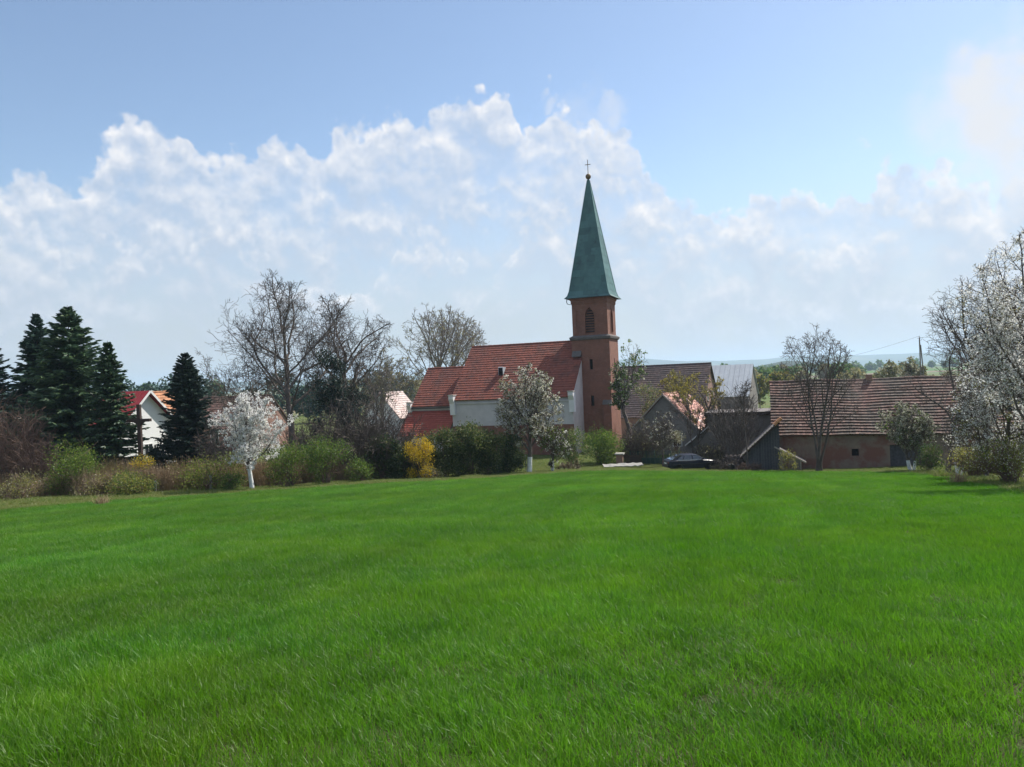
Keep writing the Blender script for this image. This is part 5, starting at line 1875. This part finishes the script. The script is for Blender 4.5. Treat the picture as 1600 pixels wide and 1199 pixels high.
# multi-stemmed tree before the barn
broad_tree('multi_stem_tree', 'bare tree of several stems in front of the weathered barn', 1277, 60.5, 512, 62, 'bark_dark', fork=0.25, limbs=7, ang=0.7, trop=0.04, dens=0.68, crown_lo=0.10, leaders=4, r0=0.15, minr=0.010, off=(0, 0), tap=0.75, trunk_f=0.78, lean=0.20)
bush('yellow green bush growing at the lean-to', 1232, 63, 700, 17, [('leaf_yellow', 0.6, 'leaves'), ('leaf_olive', 0.4, 'olive_leaves')], 1300, 0.10, twigs=120)
broad_tree('fruit_tree', 'greenish white blossoming fruit tree before the barn door', 1424, 52, 632, 44, 'bark', fork=0.18, limbs=12, ang=0.8, trop=0.03, dens=0.95, crown_lo=0.12, wash=0.8, leaders=2, r0=0.13, minr=0.009, off=(-12, 0),
           flowers=[(7500, 0.095, 'blossom_green', 'blossom'), (1800, 0.09, 'leaf_green', 'young_leaves')])
bush('dark green bush between the greenish fruit tree and the bare tree', 1452, 49, 690, 26, [('leaf_mid', 0.6, 'leaves'), ('hedge', 0.4, 'darker_leaves')], 2600, 0.09, twigs=120)
broad_tree('bare_tree', 'big bare dark tree leaning left over the barn roof', 1482, 45, 512, 78, 'bark_dark', fork=0.18, limbs=10, ang=1.05, trop=0.015, dens=0.9, crown_lo=0.15, r0=0.17, minr=0.009, off=(-14, 0), wob=0.13)
broad_tree('bare_tree', 'tall bare tree standing behind the white blossom on the right', 1535, 50, 432, 104, 'bark_dark', fork=0.3, limbs=12, ang=0.95, trop=0.03, dens=1.0, crown_lo=0.2, minr=0.010, off=(-12, 0))

# blossoming trees on the right
broad_tree('blossom_tree', 'tall white blossoming tree at the right edge of the picture', 1618, 24.5, 376, 108, 'bark_dark', fork=0.18, limbs=13, ang=0.8, trop=0.04, dens=1.0, crown_lo=0.14, r0=0.15, minr=0.006, off=(0, 0),
           flowers=[(24000, 0.052, 'blossom', 'blossom'), (3500, 0.05, 'leaf_olive', 'young_leaves')])
broad_tree('blossom_tree', 'white blossoming tree just left of the tallest blossoming one', 1568, 31, 462, 70, 'bark_dark', fork=0.16, limbs=12, ang=0.85, trop=0.03, dens=1.0, crown_lo=0.2, leaders=2, r0=0.10, minr=0.007,
           flowers=[(13000, 0.058, 'blossom', 'blossom'), (2400, 0.055, 'leaf_yellow', 'young_leaves')])
broad_tree('blossom_tree', 'lower white blossoming tree reaching towards the bare leaning tree', 1542, 34, 560, 46, 'bark_dark', fork=0.16, limbs=12, ang=0.9, trop=0.03, dens=0.95, crown_lo=0.15, leaders=2, r0=0.09, minr=0.007,
           flowers=[(7000, 0.062, 'blossom', 'blossom'), (2600, 0.055, 'leaf_yellow', 'young_leaves')])
bush('yellow green leafing bush under the white blossom', 1522, 36, 690, 40, [('leaf_yellow', 0.6, 'leaves'), ('leaf_olive', 0.4, 'olive_leaves')], 4200, 0.065, twigs=420, stems=40)
bush('green leafing bush at the right edge with several stems', 1580, 29.5, 680, 56, [('leaf_yellow', 0.45, 'leaves'), ('leaf_green', 0.3, 'green_leaves'), ('blossom_cream', 0.25, 'blossom')], 5600, 0.058, twigs=520, stems=44, lo=0.25)
broad_tree('young_fruit_tree', 'young tree with limewashed leaning stems beside the wheat', 1492, 38, 672, 20, 'bark_dark', fork=0.35, limbs=7, ang=0.6, trop=0.06, dens=0.7, crown_lo=0.4, leaders=3, wash=0.75, r0=0.06, minr=0.007, flowers=[(700, 0.07, 'blossom_cream', 'blossom')])

# trees beyond the barn
for (u, Y, vt, hw, lab) in ((1188, 150, 590, 26, 'olive budding tree left of the multi-stemmed tree beyond the barn'), (1222, 165, 583, 30, 'olive budding tree behind the top of the multi-stemmed tree'), (1165, 190, 585, 22, 'grey green budding tree right of the metal roof'),
                            (1385, 120, 566, 28, 'cream budding tree showing above the barn ridge'), (1420, 130, 560, 26, 'olive tree above the right half of the barn ridge')):
    broad_tree('budding_tree', lab, u, Y, vt, hw, 'bark_grey', fork=0.2, limbs=10, ang=0.8, trop=0.05, dens=0.85, crown_lo=0.08, minr=0.02, flowers=[(2600, 0.30, 'leaf_willow' if u < 1300 else 'leaf_olive', 'buds'), (1600, 0.28, 'leaf_mid' if u < 1300 else 'blossom_green', 'leaves')])


def far_wood(name, label, spans, mats, n, size, seed):
    """distant tree line that reads as one mass"""
    rng = np.random.default_rng(seed)
    Vs, Fs = [], []
    off = 0
    for (u0, u1, Y, h0, h1, m) in spans:
        k = int(n * m)
        xa, xb = base(u0, Y), base(u1, Y)
        nb = max(6, int((xb.x - xa.x) / (0.55 * h1)))
        cx = np.linspace(xa.x, xb.x, nb) + rng.normal(0, 0.2 * h1, nb)
        cy = Y + rng.uniform(-0.02, 0.05, nb) * Y
        ch = rng.uniform(h0, h1, nb)
        i = rng.integers(0, nb, k)
        d = rng.normal(size=(k, 3))
        d /= np.linalg.norm(d, axis=1)[:, None]
        rad = rng.random(k) ** 0.4
        P = np.stack([cx[i] + d[:, 0] * rad * ch[i] * 0.42, cy[i] + d[:, 1] * rad * ch[i] * 0.42, G(cx[i], cy[i]) + ch[i] * (0.5 + 0.5 * d[:, 2] * rad)], 1)
        V, F = leaf_quads(P, size * Y / 200, rng, 0.7, 0.3)
        Vs.append(V)
        Fs.append(F + off)
        off += len(V)
    o = obj(name, np.concatenate(Vs), [np.concatenate(Fs)], mats)
    tag(o, label, 'woodland', kind='stuff')
    return o


far_wood('dark_woodland', 'dark wood closing the view behind the left houses', [(-60, 620, 200, 7, 13, 1.0), (150, 520, 150, 5, 9, 0.7)], M['spruce_blue'], 16000, 0.9, 71)
far_wood('budding_woodland', 'olive grey wood beyond the church and barn', [(560, 760, 230, 6, 11, 0.5), (1000, 1240, 260, 7, 12, 0.7), (1330, 1640, 230, 5, 9, 0.8), (1160, 1300, 420, 8, 13, 0.4)], M['leaf_olive'], 9000, 0.9, 72)
far_wood('green_woodland', 'green tree belts far out in the valley', [(1150, 1420, 560, 6, 12, 0.4), (1200, 1330, 330, 7, 11, 0.4), (1000, 1200, 480, 8, 15, 0.4), (180, 330, 420, 8, 15, 0.5), (-100, 300, 900, 10, 18, 0.4), (900, 1500, 1100, 9, 16, 0.6)], M['leaf_mid'], 9000, 0.9, 73)


# ------------------------------------------------------------------ undergrowth of dry stalks along the old fence
def build_undergrowth():
    rng = np.random.default_rng(17)
    var = []
    for k in range(5):
        n = 90
        x, y = rng.uniform(-0.45, 0.45, n), rng.uniform(-0.45, 0.45, n)
        L = rng.uniform(0.5, 1.25, n)
        d = np.stack([rng.normal(0, 0.22, n), rng.normal(0, 0.22, n), np.ones(n)], 1)
        d /= np.linalg.norm(d, axis=1)[:, None]
        p0 = np.stack([x, y, np.full(n, -0.05)], 1)
        p1 = p0 + d * (L * 0.6)[:, None]
        d2 = d + rng.normal(0, 0.3, (n, 3))
        d2 /= np.linalg.norm(d2, axis=1)[:, None]
        p2 = p1 + d2 * (L * 0.45)[:, None]
        V1, F1 = tubes(np.concatenate([p0, p1]), np.concatenate([p1, p2]), np.concatenate([np.full(n, .007), np.full(n, .006)]), np.concatenate([np.full(n, .006), np.full(n, .004)]), 3)
        m = 260
        i = rng.integers(0, n, m)
        q = p0[i] + (p2[i] - p0[i]) * rng.uniform(0.15, 1.0, m)[:, None] + rng.normal(0, 0.07, (m, 3))
        V2, F2 = leaf_quads(q, 0.075, rng, 0.45)
        var.append((np.concatenate([V1, V2]), [np.concatenate([F1, F2 + len(V1)])]))
    line = [hit(u, v) for u, v in ((-140, 790), (0, 781), (180, 775), (330, 767), (470, 758), (590, 751))]
    def put(name, n, spread, hs, mat, lab, seed):
        r = np.random.default_rng(seed)
        x, y = line_pts(line, n, r, spread)
        nz = value_noise(x, y, 3.0, seed)
        k = r.random(n) < 0.35 + 0.9 * nz
        x, y, nz = x[k], y[k], nz[k]
        m = len(x)
        P = np.stack([x, y, G(x, y)], 1)
        h = (hs * (0.6 + 0.8 * nz)) * r.uniform(0.7, 1.2, m)
        rot = np.stack([r.normal(0, .1, m), r.normal(0, .1, m), r.uniform(0, 6.28, m)], 1)
        scatter(name, var, P, rot, np.stack([np.ones(m), np.ones(m), h], 1), mat, lab, 'undergrowth', seed)
    put('dry_undergrowth', 950, (-0.6, 6.5), 1.35, M['dry'], 'dry brown stalks and reeds along the left side of the field', 181)
    put('bramble_undergrowth', 420, (0.2, 8.5), 1.5, M['brush'], 'reddish brown bramble tangle among the left hand bushes', 182)


build_undergrowth()


# ------------------------------------------------------------------ wooden cross
def build_cross():
    b = base(222.5, 56.5)
    H = top_h(219, 632, 56.5, b)
    t = thing('wayside_cross', 'tall dark wooden cross standing before the white house gable', 'cross', b, R(-4))
    MB().prism([(-0.13, -0.12, -0.4), (0.13, -0.12, -0.4), (0.13, 0.12, -0.4), (-0.13, 0.12, -0.4)], (0, 0, H + 0.4)).build('upright', M['wood_brown'], t)
    zc = H - 1.18
    MB().box(-0.86, 0.86, -0.155, -0.125, zc - 0.11, zc + 0.11).build('crossbar', M['wood_brown'], t)
    MB().box(-0.86, 0.86, 0.121, 0.15, zc - 0.11, zc + 0.11).build('crossbar_back', M['wood_brown'], t)
    for s in (-1, 1):
        MB().prism([(s * 0.135, -0.09, zc - 0.32), (s * 0.42, -0.09, zc - 0.115), (s * 0.135, -0.09, zc - 0.115)], (0, 0.18, 0)).build('brace', M['wood_brown'], t)
        MB().box(*(sorted((s * 0.135, s * 0.86))), -0.12, 0.118, zc - 0.10, zc + 0.10).build('bar_core', M['wood_brown'], t)


build_cross()


def build_fences():
    # white pickets by the white house
    rng = np.random.default_rng(4)
    a, b = base(176, 66), base(232, 66)
    t = thing('picket_fence', 'short white picket fence beside the foot of the cross', 'fence', a, 0)
    L = b.x - a.x
    for i in range(20):
        x = i * L / 19
        z = Gf(a.x + x, 66) - a.z
        w = 0.05
        MB().prism([(x - w, 0, z - 0.1), (x + w, 0, z - 0.1), (x + w, 0, z + 1.15), (x, 0, z + 1.28 + 0.03 * rng.random()), (x - w, 0, z + 1.15)], (0, 0.025, 0)).build('picket', M['white_paint'], t)
    for z in (0.3, 0.9):
        MB().box(-0.1, L + 0.1, 0.028, 0.07, z, z + 0.08).build('rail', M['white_paint'], t)
    # concrete posts left in the undergrowth
    for (u, vv, h, lab) in ((63, 779, 1.15, 'old concrete post in the dry stalks near the left edge'), (330, 768, 1.05, 'old concrete post beside the wide arching bush'), (243, 772, 0.8, 'short dark post in the stalks right of the yellow green bush')):
        p = hit(u, vv)
        t = thing('fence_post', lab, 'post', p, 0.2)
        MB().box(-0.07, 0.07, -0.07, 0.07, -0.2, h).build('shaft', M['concrete'] if h > 0.9 else M['wood_grey'], t)
        MB().add([(-0.07, -0.07, h + 0.001), (0.07, -0.07, h + 0.001), (0.07, 0.07, h + 0.001), (-0.07, 0.07, h + 0.001), (0, 0, h + 0.07)], [(0, 1, 4), (1, 2, 4), (2, 3, 4), (3, 0, 4), (3, 2, 1, 0)]).build('cap', M['concrete'] if h > 0.9 else M['wood_grey'], t)
    # leaning stakes at the end of the hedge
    for k, (u0, u1, v1, lab) in enumerate(((599, 600, 714, 'upright weathered stake at the left end of the hedge'), (609, 600, 715, 'slanting weathered stake propped against the upright stake'))):
        p = hit(u0, 750)
        q = at(u1, v1, p.y)
        t = thing('stake', lab, 'stake', p, 0, 'stakes at the left end of the hedge')
        d = q - p
        MB().tube([Vector((0, 0, -0.2)) - d * 0.02, d * 0.5, d], [0.055, 0.05, 0.045], 7).build('pole', M['wood_pale'], t)
    # mesh fence with concrete posts behind the car
    A = base(985, 77)
    B = base(1062, 75)
    t = thing('mesh_fence', 'low green wire fence with posts behind the car', 'fence', A, math.atan2(B.y - A.y, B.x - A.x))
    L = (B - A).length
    gm = mat_plain('green_wire', (0.035, 0.085, 0.065), (0.03, 0.07, 0.06), 3, 0.6, 0.4)
    n = 7
    for i in range(n):
        x = i * L / (n - 1)
        MB().box(x - 0.04, x + 0.04, -0.04, 0.04, -0.3, 1.35).build('post', gm, t)
    mb = MB()
    for i in range(int(L / 0.16)):
        mb.box(0.05 + i * 0.16, 0.068 + i * 0.16, 0.045, 0.058, 0.05, 1.28)
    for j in range(9):
        mb.box(0, L, 0.059, 0.072, 0.06 + j * 0.15, 0.078 + j * 0.15)
    o = mb.build('wire_mesh', gm, t)
    o['kind'] = 'stuff'
    for i in range(int(L / 0.5)):
        MB().box(i * 0.5 + 0.01, i * 0.5 + 0.49, 0.10, 0.13, -0.1, 0.62).build('base_slab', gm, t)
    # fence by the limewashed tree
    A, B = base(783, 66.5), base(822, 67.5)
    t = thing('wire_fence', 'short wire fence with thin posts left of the limewashed trunk', 'fence', A, math.atan2(B.y - A.y, B.x - A.x))
    L = (B - A).length
    for i in range(3):
        x = i * L / 2
        MB().box(x - 0.035, x + 0.035, -0.035, 0.035, -0.2, 1.4).build('post', M['concrete'], t)
    for z in (0.35, 0.8, 1.25):
        MB().tube([(0, -0.045, z), (L, -0.045, z)], 0.010, 4).build('wire', M['iron'], t)
    # brick gate pillar with pale cap
    p = base(969, 75)
    t = thing('gate_pillar', 'brick gate pillar with pale cap beside the bright green bush', 'pillar', p, R(-20))
    h = top_h(969, 708, 75, p)
    MB().box(-0.3, 0.3, -0.3, 0.3, -0.2, h - 0.14).build('shaft', M['brick_old'], t)
    MB().box(-0.42, 0.42, -0.42, 0.42, h - 0.138, h).build('cap', M['stone'], t)
    A = base(974, 75.5)
    t = thing('board_gate', 'low dark board gate right of the brick pillar', 'gate', A, R(-12))
    for i in range(13):
        MB().box(0.1 + i * 0.13, 0.215 + i * 0.13, 0, 0.03, 0.02, 0.98 + 0.02 * (i % 3)).build('board', M['wood_brown'], t)
    for z in (0.25, 0.75):
        MB().box(0.05, 1.85, 0.033, 0.07, z, z + 0.09).build('rail', M['wood_brown'], t)


build_fences()


def build_clutter():
    rng = np.random.default_rng(6)
    # pale sheet lying on the grass
    p = hit(974, 730.5)
    t = thing('pale_sheet', 'long white sheet lying on the grass in front of the church bushes', 'sheet', p, R(2))
    n = 14
    W = 62 / FPX * p.y
    V, F = [], []
    for j in range(4):
        for i in range(n + 1):
            x = -W / 2 + W * i / n
            y = -0.3 + 1.0 * j / 3
            V.append((x, y + 0.06 * math.sin(i * 1.3), 0.12 + 0.08 * rng.random() + 0.05 * j))
    m = len(V)
    V2 = [(x, y, z - 0.06) for x, y, z in V]
    for j in range(3):
        for i in range(n):
            a = j * (n + 1) + i
            F.append((a, a + 1, a + n + 2, a + n + 1))
            F.append((a + m, a + n + 1 + m, a + n + 2 + m, a + 1 + m))
    for i in range(n):
        F.append((i, i + m, i + 1 + m, i + 1))
    MB().add(V + V2, F).build('sheet', M['concrete'], t)
    # brush heap and timber beside the car
    whip_shrub('dark heap of old branches right of the car', 1132, 66.5, 707, 24, 'bark_dark', 60, 'branch_heap', spread=1.35, cat='brush heap', wob=0.22, r=0.03)
    whip_shrub('reddish heap of twigs before the plank shed', 1172, 63.5, 716, 24, 'twig_brown', 44, 'branch_heap', spread=1.35, cat='brush heap', wob=0.22)
    p = base(1150, 68.5)
    t = thing('timber_stack', 'low stack of dark logs behind the heap of branches', 'timber stack', p, R(-15))
    for j in range(4):
        for i in range(7 - j):
            x = -1.3 + i * 0.36 + j * 0.18
            MB().tube([(x, -0.6, 0.17 + j * 0.30), (x + 0.03, 0.9, 0.17 + j * 0.30)], [0.17, 0.16], 9).build('log', M['bark_dark'], t)
    # tyre lying upright in the grass edge
    p = hit(1143, 736)
    t = thing('car_tyre', 'old tyre half hidden in the grass right of the car', 'tyre', p, R(10))
    MB().lathe([(0.20, -0.09), (0.30, -0.10), (0.33, -0.05), (0.33, 0.05), (0.30, 0.10), (0.20, 0.09), (0.20, -0.09)], 22, (0, 0, 0.30), 'y').build('tread', M['iron'], t, smooth=False)
    MB().lathe([(0.05, -0.03), (0.195, -0.05), (0.195, 0.05), (0.05, 0.03)], 16, (0, 0, 0.30), 'y').build('rim', M['concrete'], t)
    for (u, v, s, lab) in ((1162, 735.5, 0.34, 'pale broken slab in the grass beside the thin dark tree'), (1188, 736, 0.42, 'flat pale slab before the plank shed')):
        p = hit(u, v)
        t = thing('stone_slab', lab, 'slab', p, rng.uniform(0, 1))
        MB().prism([(-s, -0.2, 0.0), (s * 0.8, -0.25, 0.02), (s, 0.2, 0.03), (-s * 0.7, 0.26, 0.0)], (0.03, 0.02, 0.16)).build('block', M['stone'], t)
    # dry grass tufts at the field edge on the right
    for (u, v, lab) in ((1497, 757, 'tall straw coloured grass tuft below the limewashed stems'), (160, 790, 'straw coloured tuft at the left field edge'), (1470, 748, 'light green leafy tuft at the right field edge')):
        p = hit(u, v)
        V, F = blades(np.random.default_rng(u), 160, 0.5, (0.3, 0.75), (0.010, 0.018), 0.35, (0, 0), 0.6)
        V[:, 2] += 0
        o = obj('grass_tuft', V, F, M['dry'] if 'straw' in lab else M['verge'])
        o.location = p
        tag(o, lab, 'grass tuft')


build_clutter()


# ------------------------------------------------------------------ car
def build_car():
    p = base(1079, 67.6)
    pa = mat_plain('dark_blue_paint', (0.012, 0.014, 0.030), (0.012, 0.014, 0.030), 1, 0.3, 0.3)
    pa.node_tree.nodes['Principled BSDF'].inputs['Coat Weight'].default_value = 0.12
    pa.node_tree.nodes['Principled BSDF'].inputs['Coat Roughness'].default_value = 0.05
    rub = mat_plain('tyre_rubber', (0.02, 0.02, 0.02), (0.03, 0.03, 0.03), 4, 0.9, 0.2)
    gl = mat_plain('car_glass', (0.03, 0.035, 0.04), (0.03, 0.035, 0.04), 1, 0.05, 1.0)
    gl.node_tree.nodes['Principled BSDF'].inputs['Coat Weight'].default_value = 1.0
    al = mat_plain('wheel_alloy', (0.35, 0.36, 0.38), (0.3, 0.31, 0.33), 3, 0.4, 0.5, metal=0.6)
    red = mat_plain('tail_lamp_red', (0.30, 0.015, 0.015), (0.25, 0.012, 0.012), 3, 0.2, 0.6)
    wh = M['white_paint']
    chrome = mat_plain('bright_trim', (0.6, 0.6, 0.62), (0.6, 0.6, 0.62), 3, 0.15, 0.5, metal=0.9)
    t = thing('sedan_car', 'dark blue saloon car parked side on at the far edge of the field', 'car', (p.x, p.y, p.z + 0.02), R(9))
    # x: rear (-) to front (+); y: negative = side towards the field
    st = [(-2.28, 0.50, 0.80, 0.58), (-2.22, 0.36, 0.93, 0.74), (-2.0, 0.28, 0.985, 0.82), (-1.55, 0.22, 0.99, 0.865), (-0.9, 0.20, 0.965, 0.88), (0.0, 0.20, 0.945, 0.885),
          (0.75, 0.20, 0.93, 0.88), (1.25, 0.22, 0.90, 0.86), (1.75, 0.26, 0.83, 0.82), (2.08, 0.32, 0.74, 0.72), (2.22, 0.42, 0.62, 0.55)]
    mb = MB()
    V, F = [], []
    for x, z0, z1, hw in st:
        zm = z0 + (z1 - z0) * 0.55
        V += [(x, -hw * 0.86, z0), (x, -hw * 0.98, z0 + 0.10), (x, -hw, zm), (x, -hw * 0.97, z1 - 0.06), (x, -hw * 0.88, z1), (x, 0, z1 + 0.025),
              (x, hw * 0.88, z1), (x, hw * 0.97, z1 - 0.06), (x, hw, zm), (x, hw * 0.98, z0 + 0.10), (x, hw * 0.86, z0)]
    m = 11
    for i in range(len(st) - 1):
        for k in range(m):
            a, b = i * m + k, i * m + (k + 1) % m
            F.append((a, b, b + m, a + m))
    F += [tuple(range(m)), tuple(range((len(st) - 1) * m, len(st) * m))]
    body = mb.add(V, F).build('body', pa, t, smooth=False)
    c = MB()
    for x in (-1.36, 1.34):
        c.lathe([(0.355, -1.2), (0.355, 1.2)], 24, (x, 0, 0.31), 'y')
    cut(body, c)
    # cabin: bottom ring and roof ring
    cab_b = [(-1.95, 0.985), (-1.05, 0.965), (0.05, 0.95), (1.05, 0.93)]
    cab_t = [(-0.92, 1.385), (-0.62, 1.415), (0.0, 1.42), (0.30, 1.40)]
    yb, yt = 0.775, 0.60
    V = []
    for (x, z), (X, Z) in zip(cab_b, cab_t):
        V += [(x, -yb, z - 0.02), (X, -yt, Z - 0.03), (X, -yt * 0.85, Z), (X, yt * 0.85, Z), (X, yt, Z - 0.03), (x, yb, z - 0.02)]
    F = []
    for i in range(3):
        for k in range(5):
            a = i * 6 + k
            F.append((a, a + 1, a + 7, a + 6))
    F += [(0, 1, 2, 3, 4, 5), (18, 19, 20, 21, 22, 23)]
    MB().add(V, F).build('cabin', pa, t)

    def lerp(a, b, f):
        return tuple(a[i] + (b[i] - a[i]) * f for i in range(len(a)))

    def side_glass(x0b, x1b, x0t, x1t, s):
        def on(x, top):
            z = 0.985 if not top else 1.375
            f = (z - 0.95) / 0.46
            return (x, s * (yb + (yt - yb) * f + 0.012), z)
        q = [on(x0b, 0), on(x1b, 0), on(x1t, 1), on(x0t, 1)]
        return MB().prism(q, (0, s * -0.02, 0)).build('side_window', gl, t)
    for s in (-1, 1):
        side_glass(-1.55, -0.98, -0.92, -0.80, s)
        side_glass(-0.90, -0.12, -0.74, -0.14, s)
        side_glass(-0.04, 0.88, -0.06, 0.29, s)
        MB().box(-1.42, 0.92, s * 0.80 - 0.014, s * 0.80 + 0.016, 0.925, 0.98).build('window_trim_glint', M['metal_pale'], t)  # beltline trim, widened and pale so its colour paints in the sun glint
        MB().box(-1.9, 1.95, s * 0.885 - 0.012, s * 0.885 + 0.014, 0.60, 0.64).build('rub_strip', M['iron'], t)
        for xa, xb in ((-0.94, -0.92), (-0.09, -0.07), (0.90, 0.92)):
            MB().box(xa, xb, s * 0.884 - 0.004, s * 0.884 + 0.006, 0.30, 0.90).build('door_gap', M['dark_inside'], t)
        for x in (-0.78, 0.08):
            MB().box(x, x + 0.18, s * 0.875 - 0.004, s * 0.90 + 0.004, 0.80, 0.835).build('door_handle', pa, t)
        mr = MB().box(0.72, 0.88, min(s * 0.80, s * 1.0), max(s * 0.80, s * 1.0), 0.95, 1.07).build('wing_mirror', pa, t)
        MB().box(-2.265, -2.14, min(s * 0.40, s * 0.66), max(s * 0.40, s * 0.66), 0.70, 0.86).build('tail_lamp', red, t)
        MB().box(2.06, 2.19, min(s * 0.42, s * 0.64), max(s * 0.42, s * 0.64), 0.60, 0.72).build('headlight', M['glass'], t)
    # rear and front screens
    MB().prism([(-1.90, -0.68, 1.005), (-1.90, 0.68, 1.005), (-0.96, 0.50, 1.38), (-0.96, -0.50, 1.38)], (-0.02, 0, 0.035)).build('rear_window', gl, t)
    MB().prism([(1.02, -0.66, 0.945), (1.02, 0.66, 0.945), (0.34, 0.50, 1.385), (0.34, -0.50, 1.385)], (0.03, 0, 0.03)).build('windscreen', gl, t)
    MB().box(-2.34, -2.15, -0.70, 0.70, 0.38, 0.58).build('bumper', pa, t)
    MB().box(2.10, 2.27, -0.66, 0.66, 0.34, 0.52).build('bumper', pa, t)
    MB().box(-2.30, -2.279, -0.26, 0.26, 0.66, 0.77).build('number_plate', wh, t)
    for x in (-1.36, 1.34):
        for s in (-1, 1):
            w = MB().lathe([(0.19, -0.10), (0.29, -0.105), (0.315, -0.07), (0.315, 0.07), (0.29, 0.105), (0.19, 0.10), (0.19, -0.10)], 24, (x, s * 0.72, 0.315), 'y').build('wheel', rub, t)
            r = MB().lathe([(0.03, -0.06), (0.185, -0.085), (0.185, 0.085), (0.03, 0.06)], 18, (x, s * 0.72, 0.315), 'y').build('rim', al, w)


build_car()


# ------------------------------------------------------------------ power line
def build_power():
    a = at(1437, 540, 88)
    g = Gf(a.x, a.y)
    t = thing('power_pole', 'wooden power pole among the bare trees on the right', 'pole', (a.x, a.y, g), R(10))
    H = at(1437, 528, 88).z - g
    MB().tube([(0, 0, -0.3), (0, 0, H)], [0.10, 0.065], 8).build('pole', M['bark_grey'], t)
    MB().tube([(0.9, 0, -0.3), (0.12, 0, H - 0.8)], [0.09, 0.06], 8).build('strut', M['bark_grey'], t)
    MB().lathe([(0.03, 0), (0.06, 0.05), (0.05, 0.16), (0.02, 0.2)], 8, (0, 0, H)).build('insulator', M['white_paint'], t)
    b = at(1150, 571, 150)
    for dx in (0.0,):
        p0 = Vector((a.x + dx, a.y, g + H + 0.2))
        p1 = b + Vector((dx, 0, 0))
        mb = MB()
        pts = []
        for i in range(25):
            f = i / 24
            q = p0.lerp(p1, f)
            q.z -= 1.6 * 4 * f * (1 - f)
            pts.append(q)
        mb.tube(pts, 0.011, 4)
        o = mb.build('power_cable', M['iron'])
        tag(o, 'thin cable hanging from the pole towards the valley', 'cable')


build_power()
